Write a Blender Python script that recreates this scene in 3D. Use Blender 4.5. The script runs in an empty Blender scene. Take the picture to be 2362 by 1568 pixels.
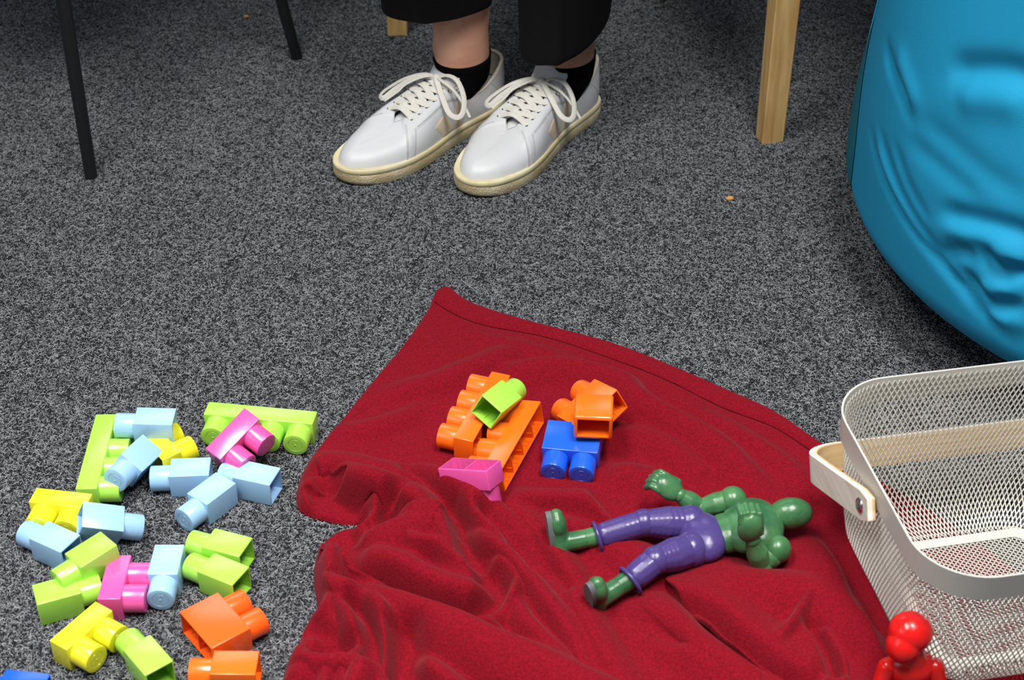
import bpy, bmesh, math, random
import numpy as np
from mathutils import Vector, Matrix, Euler
R = math.radians
random.seed(7)
rng = np.random.default_rng(7)
scene = bpy.context.scene
COL = scene.collection

# ------------------------------------------------------------------ camera
CAM_H, CAM_P, CAM_F = 1.2132, R(36.534), 3854.0
cd = bpy.data.cameras.new('camera')
cd.sensor_width = 36.0
cd.lens = CAM_F / 2362 * 36.0
cd.clip_start = 0.05
cd.dof.use_dof = True
cd.dof.focus_distance = 1.98
cd.dof.aperture_fstop = 9.0
cam = bpy.data.objects.new('camera', cd)
COL.objects.link(cam)
cam.location = (0, 0, CAM_H)
cam.rotation_euler = (math.pi / 2 - CAM_P, 0, 0)
scene.camera = cam

# ------------------------------------------------------------------ light and exposure
w = bpy.data.worlds.new('world')
scene.world = w
w.use_nodes = True
w.node_tree.nodes['Background'].inputs[0].default_value = (0.80, 0.88, 1.0, 1)
w.node_tree.nodes['Background'].inputs[1].default_value = 0.10


def area(name, loc, size, energy, color, aim=None):
    l = bpy.data.lights.new(name, 'AREA')
    l.shape = 'RECTANGLE'
    l.size, l.size_y = size
    l.energy = energy
    l.color = color
    o = bpy.data.objects.new(name, l)
    COL.objects.link(o)
    o.location = loc
    if aim:
        o.rotation_euler = (Vector(aim) - Vector(loc)).to_track_quat('-Z', 'Y').to_euler()
    return o


for _x in (-0.85, 0.50):   # louvred ceiling panels over the play area: little light leaves them sideways
    area('ceiling_light', (_x, 0.72, 2.65), (0.6, 1.2), 34, (1.0, 0.97, 0.93)).data.spread = R(102)
area('cool_area_light', (-0.4, 5.2, 2.6), (3.4, 1.8), 52, (0.86, 0.93, 1.0), aim=(0, 1.3, 0))  # added beyond the chairs for pale gloss on brick tops; no window known there
area('cool_area_light', (-2.8, 0.0, 1.9), (1.8, 1.2), 16, (0.86, 0.93, 1.0), aim=(0, 1.3, 0))  # weak cool light from the left
vs = scene.view_settings
vs.view_transform = 'Standard'
vs.look = 'None'
vs.gamma = 1.0
vs.use_curve_mapping = False
vs.exposure = -0.10

# ------------------------------------------------------------------ helpers


def at(px, py, z=0.0):
    """point of the room at height z seen at a pixel of the 2362 x 1568 photograph"""
    dx, dy = (px - 1181) / CAM_F, -(py - 784) / CAM_F
    d = Vector((dx, math.cos(CAM_P) + dy * math.sin(CAM_P), -math.sin(CAM_P) + dy * math.cos(CAM_P)))
    t = (z - CAM_H) / d.z
    return Vector((0, 0, CAM_H)) + d * t


def lin(c):
    return tuple(((x / 255) / 12.92 if x / 255 <= 0.04045 else ((x / 255 + 0.055) / 1.055) ** 2.4) for x in c)


def new_mat(name, col, rough=0.5, spec=0.5, **kw):
    m = bpy.data.materials.new(name)
    m.use_nodes = True
    b = m.node_tree.nodes['Principled BSDF']
    b.inputs['Base Color'].default_value = (*col, 1)
    b.inputs['Roughness'].default_value = rough
    b.inputs['Specular IOR Level'].default_value = spec
    for k, v in kw.items():
        b.inputs[k.replace('_', ' ')].default_value = v
    return m


def N(m, t, **kw):
    n = m.node_tree.nodes.new(t)
    for k, v in kw.items():
        setattr(n, k, v)
    return n


def L(m, a, b):
    m.node_tree.links.new(a, b)


def bsdf(m):
    return m.node_tree.nodes['Principled BSDF']


def add_bump(m, scale, strength, dist=0.001, detail=3, coord='Object', stretch=None, tex='ShaderNodeTexNoise'):
    tc = N(m, 'ShaderNodeTexCoord')
    src = tc.outputs[coord]
    if stretch:
        mp = N(m, 'ShaderNodeMapping')
        mp.inputs['Scale'].default_value = stretch
        L(m, src, mp.inputs[0])
        src = mp.outputs[0]
    n = N(m, tex)
    n.inputs['Scale'].default_value = scale
    if tex == 'ShaderNodeTexNoise':
        n.inputs['Detail'].default_value = detail
    L(m, src, n.inputs['Vector'])
    bp = N(m, 'ShaderNodeBump')
    bp.inputs['Strength'].default_value = strength
    bp.inputs['Distance'].default_value = dist
    L(m, n.outputs[0], bp.inputs['Height'])
    L(m, bp.outputs[0], bsdf(m).inputs['Normal'])
    return n


def add_color_noise(m, c1, c2, scale, detail=3, stretch=None, lo=0.35, hi=0.65, coord='Object'):
    tc = N(m, 'ShaderNodeTexCoord')
    src = tc.outputs[coord]
    if stretch:
        mp = N(m, 'ShaderNodeMapping')
        mp.inputs['Scale'].default_value = stretch
        L(m, src, mp.inputs[0])
        src = mp.outputs[0]
    n = N(m, 'ShaderNodeTexNoise')
    n.inputs['Scale'].default_value = scale
    n.inputs['Detail'].default_value = detail
    L(m, src, n.inputs['Vector'])
    cr = N(m, 'ShaderNodeValToRGB')
    cr.color_ramp.elements[0].position = lo
    cr.color_ramp.elements[1].position = hi
    cr.color_ramp.elements[0].color = (*c1, 1)
    cr.color_ramp.elements[1].color = (*c2, 1)
    L(m, n.outputs[0], cr.inputs[0])
    L(m, cr.outputs[0], bsdf(m).inputs['Base Color'])


def mesh_obj(name, verts, faces, mat, parent=None, smooth=True, auto=None):
    me = bpy.data.meshes.new(name)
    me.from_pydata([tuple(v) for v in verts], [], [tuple(f) for f in faces])
    me.update()
    return link(name, me, mat, parent, smooth, auto)


def link(name, me, mat, parent=None, smooth=True, auto=None):
    if mat is not None and len(me.materials) == 0:
        me.materials.append(mat)
    if smooth:
        me.polygons.foreach_set('use_smooth', [True] * len(me.polygons))
        if auto is not None:
            sharp_edges(me, auto)
    o = bpy.data.objects.new(name, me)
    COL.objects.link(o)
    if parent is not None:
        o.parent = parent
    return o


def sharp_edges(me, deg):
    bm = bmesh.new()
    bm.from_mesh(me)
    for e in bm.edges:
        if len(e.link_faces) == 2 and e.calc_face_angle(0) > R(deg):
            e.smooth = False
    bm.to_mesh(me)
    bm.free()


def bm_obj(name, bm, mat, parent=None, smooth=True, auto=35):
    me = bpy.data.meshes.new(name)
    bmesh.ops.recalc_face_normals(bm, faces=bm.faces)
    bm.to_mesh(me)
    bm.free()
    return link(name, me, mat, parent, smooth, auto)


def tag(o, label=None, cat=None, group=None, kind=None):
    if label:
        o['label'] = label
    if cat:
        o['category'] = cat
    if group:
        o['group'] = group
    if kind:
        o['kind'] = kind
    return o


def empty(name, loc=(0, 0, 0), rz=0.0):
    o = bpy.data.objects.new(name, None)
    o.empty_display_size = 0.05
    COL.objects.link(o)
    o.location = loc
    o.rotation_euler = (0, 0, rz)
    return o


def catmull(pts, n):
    """smooth curve through points, n samples in all"""
    P = np.array([list(p) for p in pts], float)
    P = np.vstack([2 * P[0] - P[1], P, 2 * P[-1] - P[-2]])
    m = len(P) - 3
    out = []
    for i in range(n):
        u = i / (n - 1) * m
        k = min(int(u), m - 1)
        t = u - k
        a, b, c, d = P[k], P[k + 1], P[k + 2], P[k + 3]
        out.append(0.5 * ((2 * b) + (-a + c) * t + (2 * a - 5 * b + 4 * c - d) * t * t + (-a + 3 * b - 3 * c + d) * t ** 3))
    return np.array(out)


def sweep(bm, path, prof_fn, up=None, closed=False, cap=True):
    """sweep: prof_fn(i, n) -> list of (a, b) offsets along side and up vectors"""
    P = [Vector(p) for p in path]
    n = len(P)
    rings = []
    prev = Vector(up) if up is not None else Vector((0, 0, 1))
    for i in range(n):
        t = (P[(i + 1) % n] - P[i - 1]) if closed else (P[min(i + 1, n - 1)] - P[max(i - 1, 0)])
        t.normalize()
        if up is not None and not callable(up):
            u = Vector(up)
        else:
            u = prev
        u = (u - t * u.dot(t))
        if u.length < 1e-5:
            u = Vector((1, 0, 0)) - t * t.x
        u.normalize()
        prev = u
        s = t.cross(u)
        rings.append([bm.verts.new(P[i] + s * a + u * b) for a, b in prof_fn(i, n)])
    m = len(rings[0])
    for i in range(n if closed else n - 1):
        r0, r1 = rings[i], rings[(i + 1) % n]
        for j in range(m):
            bm.faces.new((r0[j], r0[(j + 1) % m], r1[(j + 1) % m], r1[j]))
    if cap and not closed:
        bm.faces.new(rings[0])
        bm.faces.new(list(reversed(rings[-1])))
    return rings


def circ(r, k=8, ry=None):
    ry = ry or r
    return [(r * math.cos(2 * math.pi * j / k), ry * math.sin(2 * math.pi * j / k)) for j in range(k)]


def tube(bm, path, r, k=8, up=None, closed=False):
    f = (lambda i, n: circ(r[i] if hasattr(r, '__len__') else r, k))
    sweep(bm, path, f, up, closed)


def rbox(bm, sx, sy, sz, bevel, c=(0, 0, 0), seg=2, mat=None):
    g = bmesh.ops.create_cube(bm, size=1.0)
    vv = g['verts']
    bmesh.ops.scale(bm, vec=(sx, sy, sz), verts=vv)
    if bevel:
        ed = list({e for v in vv for e in v.link_edges})
        r = bmesh.ops.bevel(bm, geom=ed, offset=bevel, segments=seg, affect='EDGES', profile=0.5)
        vv = list({v for v in r['verts']} | {v for v in vv if v.is_valid})
    if mat is not None:
        bmesh.ops.transform(bm, matrix=mat, verts=vv)
    bmesh.ops.translate(bm, vec=c, verts=vv)
    return vv


def blob(name, parts, voxel, mat, parent=None, smooth_it=4):
    """union of ellipsoids and tapered capsules, voxel remeshed into one continuous surface.
    parts: ('e', centre, (rx, ry, rz), rotation matrix or None) or ('c', p0, r0, p1, r1)"""
    bm = bmesh.new()
    for p in parts:
        if p[0] == 'e':
            g = bmesh.ops.create_icosphere(bm, subdivisions=3, radius=1.0)
            M = Matrix.Translation(Vector(p[1])) @ (p[3].to_4x4() if len(p) > 3 and p[3] is not None else Matrix.Identity(4)) @ Matrix.Diagonal((*p[2], 1))
            bmesh.ops.transform(bm, matrix=M, verts=g['verts'])
        else:
            a, ra, b, rb = Vector(p[1]), p[2], Vector(p[3]), p[4]
            k = max(3, int((b - a).length / (min(ra, rb) * 0.3)))
            for i in range(k + 1):
                t = i / k
                g = bmesh.ops.create_icosphere(bm, subdivisions=2, radius=ra + (rb - ra) * t)
                bmesh.ops.translate(bm, vec=a.lerp(b, t), verts=g['verts'])
    me = bpy.data.meshes.new(name)
    bm.to_mesh(me)
    bm.free()
    tmp = bpy.data.objects.new(name + '_tmp', me)
    COL.objects.link(tmp)
    md = tmp.modifiers.new('r', 'REMESH')
    md.mode = 'VOXEL'
    md.voxel_size = voxel
    if smooth_it:
        sm = tmp.modifiers.new('s', 'SMOOTH')
        sm.factor = 0.5
        sm.iterations = smooth_it
    dg = bpy.context.evaluated_depsgraph_get()
    me2 = bpy.data.meshes.new_from_object(tmp.evaluated_get(dg))
    bpy.data.objects.remove(tmp)
    bpy.data.meshes.remove(me)
    me2.name = name
    me2.materials.clear()
    return link(name, me2, mat, parent, True)


# ------------------------------------------------------------------ materials
M_carpet = new_mat('carpet_base', lin((40, 41, 44)), 0.95, 0.1)
add_color_noise(M_carpet, lin((18, 19, 21)), lin((48, 49, 52)), 420, 4)
add_bump(M_carpet, 700, 0.8, 0.002, 4)


def fibre_mat():
    m = new_mat('carpet_fibre', lin((150, 150, 152)), 0.7, 0.2)
    at_ = N(m, 'ShaderNodeAttribute')
    at_.attribute_name = 'tone'
    cr = N(m, 'ShaderNodeValToRGB')
    cr.color_ramp.elements[0].color = (*lin((40, 42, 46)), 1)
    cr.color_ramp.elements[1].color = (*lin((166, 169, 174)), 1)
    L(m, at_.outputs['Fac'], cr.inputs[0])
    L(m, cr.outputs[0], bsdf(m).inputs['Base Color'])
    return m


M_fibre = fibre_mat()


def plastic(name, c, rough=0.22):
    m = new_mat(name, lin(c), rough, 0.5)
    b = bsdf(m)
    b.inputs['Subsurface Weight'].default_value = 0.12
    b.inputs['Subsurface Scale'].default_value = 0.004
    b.inputs['Coat Weight'].default_value = 0.6
    b.inputs['Coat Roughness'].default_value = 0.28
    add_bump(m, 60, 0.06, 0.001, 2)
    return m


PL = {
    'blue': plastic('light_blue_plastic', (160, 204, 242)),
    'green': plastic('lime_plastic', (168, 228, 82)),
    'yellow': plastic('yellow_plastic', (236, 230, 44)),
    'pink': plastic('pink_plastic', (228, 88, 164)),
    'orange': plastic('orange_plastic', (255, 112, 22)),
    'dark_blue': plastic('dark_blue_plastic', (26, 92, 222)),
    'red_orange': plastic('deep_orange_plastic', (255, 98, 26)),
}
M_fleece = new_mat('red_fleece', lin((150, 14, 30)), 0.95, 0.1)
_b = bsdf(M_fleece)
_b.inputs['Sheen Weight'].default_value = 0.12
_b.inputs['Sheen Roughness'].default_value = 0.45
_b.inputs['Sheen Tint'].default_value = (1.0, 0.32, 0.36, 1)
add_color_noise(M_fleece, lin((102, 8, 22)), lin((130, 13, 30)), 420, 3, lo=0.3, hi=0.7)
add_bump(M_fleece, 420, 0.55, 0.0012, 3)
M_thread = new_mat('dark_red_thread', lin((92, 6, 16)), 0.9, 0.1)

M_black_metal = new_mat('black_metal', lin((26, 27, 29)), 0.45, 0.4)
M_wood = new_mat('pale_birch', lin((205, 165, 104)), 0.5, 0.3)
add_color_noise(M_wood, lin((190, 150, 92)), lin((222, 186, 126)), 14, 5, stretch=(6, 6, 0.6))
M_bent = new_mat('bent_ash_strap', lin((232, 226, 212)), 0.5, 0.3)
add_color_noise(M_bent, lin((222, 214, 196)), lin((240, 236, 226)), 20, 4, stretch=(0.6, 0.6, 8))
M_bent_in = new_mat('bent_ash_inside', lin((222, 190, 142)), 0.55, 0.3)
add_color_noise(M_bent_in, lin((208, 174, 124)), lin((232, 204, 160)), 20, 4, stretch=(0.6, 0.6, 8))
M_white_metal = new_mat('cream_powder_coat', lin((198, 196, 188)), 0.4, 0.4)
M_chrome = new_mat('chrome', (0.62, 0.62, 0.63), 0.18, 0.5, Metallic=1.0)
M_bag = new_mat('teal_canvas', lin((26, 146, 190)), 0.75, 0.25)
add_bump(M_bag, 1100, 0.3, 0.0006, 2)
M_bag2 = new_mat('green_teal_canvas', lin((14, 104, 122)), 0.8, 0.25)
M_trousers = new_mat('black_trouser_cloth', lin((17, 17, 19)), 0.85, 0.15)
add_bump(M_trousers, 500, 0.25, 0.0006, 3)
M_sock = new_mat('black_knit', lin((9, 9, 10)), 0.95, 0.05)
add_bump(M_sock, 700, 0.4, 0.0008, 2)
M_skin = new_mat('skin', lin((214, 160, 134)), 0.5, 0.4)
bsdf(M_skin).inputs['Subsurface Weight'].default_value = 0.15
bsdf(M_skin).inputs['Subsurface Scale'].default_value = 0.01
add_color_noise(M_skin, lin((204, 146, 120)), lin((222, 172, 146)), 18, 3)
M_leather = new_mat('white_leather', lin((204, 206, 209)), 0.42, 0.4)
add_bump(M_leather, 90, 0.12, 0.002, 4)
M_lining = new_mat('pale_lining', lin((214, 206, 194)), 0.85, 0.2)
M_sole = new_mat('cream_rubber', lin((218, 208, 168)), 0.6, 0.3)
add_color_noise(M_sole, lin((204, 192, 148)), lin((224, 216, 182)), 25, 5)
M_sole_tex = new_mat('cream_textured_rubber', lin((204, 194, 160)), 0.7, 0.25)
add_color_noise(M_sole_tex, lin((184, 168, 128)), lin((214, 206, 176)), 22, 5)
_v = add_bump(M_sole_tex, 520, 0.8, 0.001, tex='ShaderNodeTexVoronoi')
M_lace = new_mat('white_cotton_lace', lin((208, 206, 198)), 0.85, 0.15)
add_bump(M_lace, 1200, 0.35, 0.0005, 2)
M_suede = new_mat('beige_suede', lin((216, 200, 176)), 0.9, 0.1)
add_bump(M_suede, 600, 0.3, 0.0006, 3)
M_stitch = new_mat('grey_stitching', lin((168, 168, 166)), 0.8, 0.2)
M_hole = new_mat('dark_eyelet', lin((60, 52, 50)), 0.7, 0.2)
M_seat = new_mat('grey_seat_fabric', lin((60, 62, 66)), 0.9, 0.2)
M_toy_green = new_mat('green_toy_plastic', lin((52, 104, 66)), 0.3, 0.5)
add_color_noise(M_toy_green, lin((44, 92, 58)), lin((74, 124, 78)), 30, 3)
M_toy_purple = new_mat('purple_toy_plastic', lin((72, 58, 118)), 0.28, 0.5)
M_toy_grey = new_mat('grey_toy_sole', lin((92, 98, 100)), 0.6, 0.3)
M_toy_red = new_mat('red_toy_plastic', lin((214, 26, 24)), 0.22, 0.5)
M_toy_blue = new_mat('blue_toy_plastic', lin((28, 44, 118)), 0.3, 0.5)
M_crumb = new_mat('tan_crumb', lin((196, 146, 84)), 0.8, 0.2)

# ------------------------------------------------------------------ floor
bm = bmesh.new()
vs_ = [bm.verts.new(p) for p in ((-2.6, -0.6, 0), (2.6, -0.6, 0), (2.6, 4.2, 0), (-2.6, 4.2, 0))]
bm.faces.new(vs_)
floor = bm_obj('floor', bm, M_carpet, None, False)
tag(floor, kind='structure')
floor['label'] = 'charcoal needle-felt carpet flecked with curly pale grey fibres'


def carpet_pile():
    """one 0.24 m tile of curled fibres; geometry nodes repeat the tile over the floor"""
    T, nf, seg = 0.24, 17500, 6
    x = rng.uniform(-T / 2, T / 2, nf)
    y = rng.uniform(-T / 2, T / 2, nf)
    # clumping: nudge fibres towards random tufts
    a = rng.uniform(0, 2 * np.pi, nf)
    ln = rng.gamma(2.6, 0.00135, nf) + 0.0012
    curl = rng.normal(0, 2.2, nf) + rng.choice([-1.8, 1.8], nf)
    wd = rng.uniform(0.00013, 0.00034, nf)
    tone = np.clip(rng.beta(1.5, 1.35, nf), 0, 1)
    z0 = rng.uniform(0.0001, 0.0010, nf)
    V = np.zeros((nf, seg + 1, 2, 3))
    cx, cy, ang = x.copy(), y.copy(), a.copy()
    for k in range(seg + 1):
        u = k / seg
        h = z0 + 0.0016 * np.sin(np.pi * u) * rng.uniform(0.3, 1.0, nf)
        nx, ny = -np.sin(ang), np.cos(ang)
        taper = 0.55 + 0.45 * math.sin(math.pi * u)
        for s, sg in ((0, -1), (1, 1)):
            V[:, k, s, 0] = cx + sg * nx * wd * taper
            V[:, k, s, 1] = cy + sg * ny * wd * taper
            V[:, k, s, 2] = h + (0.00025 if s else 0)
        cx = cx + np.cos(ang) * ln / seg
        cy = cy + np.sin(ang) * ln / seg
        ang = ang + curl / seg
    V = V.reshape(-1, 3)
    base = (np.arange(nf) * (seg + 1) * 2)[:, None]
    F = []
    for k in range(seg):
        F.append(np.concatenate([base + 2 * k, base + 2 * k + 1, base + 2 * k + 3, base + 2 * k + 2], 1))
    F = np.concatenate(F, 0)
    me = bpy.data.meshes.new('carpet_pile')
    me.vertices.add(len(V))
    me.vertices.foreach_set('co', V.ravel())
    me.loops.add(len(F) * 4)
    me.polygons.add(len(F))
    me.polygons.foreach_set('loop_start', np.arange(len(F)) * 4)
    me.loops.foreach_set('vertex_index', F.ravel())
    me.update(calc_edges=True)
    at_ = me.attributes.new('tone', 'FLOAT', 'POINT')
    at_.data.foreach_set('value', np.repeat(tone, (seg + 1) * 2).astype(np.float32))
    o = link('carpet_pile', me, M_fibre, floor, True)
    tag(o, kind='stuff')
    ng = bpy.data.node_groups.new('tile_pile', 'GeometryNodeTree')
    ng.interface.new_socket('Geometry', in_out='INPUT', socket_type='NodeSocketGeometry')
    ng.interface.new_socket('Geometry', in_out='OUTPUT', socket_type='NodeSocketGeometry')
    nd = ng.nodes
    gi, go = nd.new('NodeGroupInput'), nd.new('NodeGroupOutput')
    grid = nd.new('GeometryNodeMeshGrid')
    nx, ny = 12, 12
    grid.inputs['Size X'].default_value = T * (nx - 1)
    grid.inputs['Size Y'].default_value = T * (ny - 1)
    grid.inputs['Vertices X'].default_value = nx
    grid.inputs['Vertices Y'].default_value = ny
    tr = nd.new('GeometryNodeTransform')
    tr.inputs['Translation'].default_value = (0, 1.9, 0)
    ng.links.new(grid.outputs[0], tr.inputs[0])
    iop = nd.new('GeometryNodeInstanceOnPoints')
    ng.links.new(tr.outputs[0], iop.inputs['Points'])
    ng.links.new(gi.outputs[0], iop.inputs['Instance'])
    rv = nd.new('FunctionNodeRandomValue')
    rv.data_type = 'INT'
    rv.inputs['Min'].default_value = 0
    rv.inputs['Max'].default_value = 3
    mu = nd.new('ShaderNodeMath')
    mu.operation = 'MULTIPLY'
    mu.inputs[1].default_value = math.pi / 2
    outs = [s for s in rv.outputs if s.enabled]
    ng.links.new(outs[0], mu.inputs[0])
    cx_ = nd.new('ShaderNodeCombineXYZ')
    ng.links.new(mu.outputs[0], cx_.inputs['Z'])
    ng.links.new(cx_.outputs[0], iop.inputs['Rotation'])
    ng.links.new(iop.outputs[0], go.inputs[0])
    o.modifiers.new('tile', 'NODES').node_group = ng


carpet_pile()

# ------------------------------------------------------------------ red fleece blanket
OUT = [(1010, 668), (1040, 667), (1075, 693), (1120, 713), (1202, 740), (1318, 769), (1446, 806), (1573, 857), (1682, 904), (1792, 955), (1901, 1028),
       (2022, 1106), (2150, 1180), (2251, 1244), (2340, 1310), (2470, 1420), (2560, 1620), (2300, 1720), (600, 1720), (640, 1600), (650, 1568), (662, 1530),
       (682, 1498), (702, 1446), (730, 1425), (729, 1385), (723, 1340), (727, 1290), (743, 1255), (772, 1233), (806, 1224),
       (836, 1222), (838, 1209), (815, 1208), (770, 1204), (720, 1192), (692, 1180), (682, 1150), (688, 1112), (703, 1075), (735, 1032),
       (790, 965), (860, 878), (930, 795), (985, 715), (997, 685)]
# ridge: points (px, py, height mm), width away (far side) mm, width towards the viewer (near side) mm, lean mm, sharpness
RID = [
    # soft waves of the flat part
    ([(850, 928, 4), (958, 888, 13), (1050, 858, 15), (1160, 817, 11), (1230, 800, 3)], 40, 34, 0, 0),
    ([(1130, 880, 3), (1209, 846, 14), (1264, 833, 17), (1337, 840, 17), (1427, 864, 18), (1464, 900, 19), (1519, 935, 19), (1610, 985, 18), (1668, 1025, 17), (1719, 1080, 14), (1773, 1151, 6)], 34, 44, 0, 0),
    ([(760, 1000, 4), (850, 985, 11), (930, 960, 10), (1000, 930, 4)], 30, 30, 0, 0),
    ([(1060, 770, 3), (1200, 800, 8), (1330, 845, 7), (1430, 900, 3)], 30, 22, 0, 0),
    ([(1560, 930, 3), (1680, 985, 9), (1790, 1050, 10), (1860, 1120, 5)], 26, 34, 0, 0),
    ([(1380, 1010, 4), (1470, 1000, 12), (1540, 1030, 14), (1600, 1080, 10)], 40, 36, 0, 0),
    ([(1400, 1090, 10), (1440, 1085, 20), (1500, 1100, 16), (1560, 1150, 6)], 30, 34, 0, 0),
    ([(1150, 1152, 6), (1200, 1136, 14), (1250, 1130, 18), (1330, 1130, 18), (1375, 1140, 18), (1415, 1172, 14), (1440, 1200, 5)], 26, 34, 4, 0),
    # outer roll behind the pink brick and running down the middle
    ([(700, 1092, 10), (735, 1052, 26), (800, 1050, 33), (894, 1066, 36), (979, 1072, 38), (1042, 1092, 42), (1106, 1130, 44), (1145, 1165, 42), (1185, 1215, 34), (1235, 1275, 24), (1290, 1340, 12)], 26, 40, 5, 1),
    ([(1150, 1140, 10), (1210, 1175, 18), (1262, 1230, 22), (1310, 1300, 24), (1345, 1370, 22), (1375, 1440, 22), (1420, 1520, 20), (1470, 1600, 14)], 24, 30, 3, 0),
    # top roll with the open mouth
    ([(728, 1088, 38), (745, 1074, 46), (770, 1062, 54), (805, 1058, 56)], 22, 9, 3, 1),
    ([(805, 1058, 50), (830, 1060, 58), (860, 1066, 62), (930, 1088, 62), (985, 1118, 58), (1022, 1146, 50)], 24, 34, 8, 1),
    ([(694, 1120, 14), (697, 1150, 18), (712, 1178, 22)], 12, 14, 0, 1),
    ([(712, 1182, 20), (760, 1198, 20), (812, 1204, 16)], 15, 10, 0, 1),
    ([(838, 1210, 22), (842, 1175, 40), (852, 1130, 52)], 14, 18, 0, 1),
    # tongue fold
    ([(900, 1200, 30), (920, 1172, 46), (945, 1152, 56), (985, 1146, 60), (1022, 1148, 60), (1044, 1162, 58), (1058, 1195, 54), (1074, 1240, 48), (1090, 1290, 36)], 12, 40, 4, 1),
    ([(852, 1222, 30), (890, 1202, 40), (936, 1182, 50), (1000, 1168, 54), (1030, 1180, 50)], 14, 44, 3, 1),
    ([(930, 1215, 34), (960, 1232, 44), (1010, 1240, 46), (1045, 1265, 44), (1075, 1290, 40)], 20, 22, 2, 0),
    # the long tube
    ([(790, 1240, 34), (815, 1232, 50), (850, 1230, 58), (890, 1236, 60), (932, 1250, 60), (983, 1272, 62), (1030, 1292, 64), (1072, 1306, 64), (1108, 1326, 60), (1132, 1358, 52), (1138, 1380, 40)], 16, 34, 9, 1),
    ([(1110, 1285, 22), (1148, 1280, 36), (1176, 1305, 38), (1188, 1335, 36), (1176, 1360, 34), (1150, 1392, 30), (1140, 1425, 20)], 14, 14, 0, 0),
    ([(1086, 1208, 30), (1120, 1222, 38), (1160, 1246, 38), (1200, 1282, 36), (1240, 1330, 32), (1275, 1375, 30), (1310, 1420, 26), (1345, 1480, 22), (1380, 1560, 14)], 18, 26, 3, 0),
    ([(1190, 1377, 20), (1208, 1418, 24), (1254, 1466, 24), (1310, 1520, 20), (1360, 1580, 10)], 18, 20, 0, 0),
    # long ridge falling to the lower middle
    ([(905, 1316, 18), (940, 1334, 34), (996, 1363, 46), (1072, 1403, 52), (1135, 1436, 52), (1190, 1458, 48), (1267, 1492, 42), (1394, 1555, 32), (1500, 1610, 20)], 18, 58, 5, 1),
    ([(942, 1500, 20), (980, 1510, 36), (1030, 1545, 36), (1080, 1590, 30)], 22, 26, 3, 0),
    ([(1100, 1500, 10), (1180, 1540, 24), (1260, 1600, 20)], 30, 30, 0, 0),
    # left lobe
    ([(790, 1244, 40), (762, 1262, 44), (748, 1295, 46), (744, 1335, 44), (750, 1385, 40), (760, 1425, 30)], 26, 20, 0, 1),
    ([(770, 1318, 40), (787, 1320, 50), (828, 1328, 58), (869, 1345, 60), (893, 1368, 60), (916, 1400, 58), (932, 1432, 56), (942, 1475, 52), (944, 1520, 50), (943, 1590, 44)], 12, 34, 6, 1),
    ([(800, 1350, 40), (832, 1375, 52), (850, 1412, 54), (861, 1459, 52), (868, 1497, 48), (860, 1535, 46), (846, 1575, 42)], 12, 34, 5, 1),
    ([(715, 1448, 20), (748, 1460, 32), (760, 1480, 26)], 16, 20, 0, 0),
    ([(690, 1488, 20), (720, 1494, 34), (755, 1508, 36), (790, 1500, 40), (835, 1512, 40), (862, 1512, 36)], 14, 26, 3, 1),
    ([(752, 1530, 30), (748, 1570, 30), (740, 1610, 28)], 18, 16, 0, 0),
    ([(665, 1548, 16), (700, 1535, 26), (735, 1540, 24)], 14, 24, 0, 1),
    ([(790, 1545, 30), (800, 1600, 30)], 14, 14, 0, 0),
    # right hand folds
    ([(1455, 1360, 4), (1521, 1372, 20), (1559, 1395, 27), (1597, 1436, 29), (1635, 1466, 29), (1699, 1506, 28), (1740, 1531, 28), (1820, 1572, 26), (1900, 1610, 20)], 20, 60, 4, 0),
    ([(1560, 1316, 12), (1612, 1350, 30), (1680, 1402, 42), (1730, 1452, 44), (1800, 1500, 42), (1860, 1535, 36), (1900, 1560, 28)], 60, 16, 10, 1),
    ([(1630, 1290, 16), (1700, 1330, 30), (1780, 1345, 34), (1870, 1350, 34), (1925, 1385, 32)], 50, 60, 0, 0),
    ([(1845, 1232, 8), (1893, 1275, 26), (1922, 1312, 34), (1940, 1360, 36), (1966, 1402, 34), (2020, 1450, 30), (2075, 1490, 26), (2120, 1560, 20)], 20, 46, 0, 1),
    ([(1868, 1366, 36), (1836, 1420, 41), (1805, 1456, 40)], 14, 14, 0, 0),
    ([(1900, 1440, 38), (1935, 1500, 38), (1950, 1570, 34)], 12, 44, 0, 1),
    ([(1480, 1410, 12), (1560, 1470, 18), (1660, 1540, 16), (1740, 1600, 10)], 30, 40, 0, 0),
    ([(1420, 1240, 14), (1500, 1290, 18), (1560, 1300, 14)], 44, 40, 0, 0),
    ([(1290, 1200, 8), (1350, 1215, 16), (1430, 1260, 16), (1500, 1330, 12)], 26, 36, 0, 0),
    ([(2190, 1520, 10), (2240, 1560, 20), (2300, 1620, 16)], 26, 26, 0, 0),
]
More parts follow.
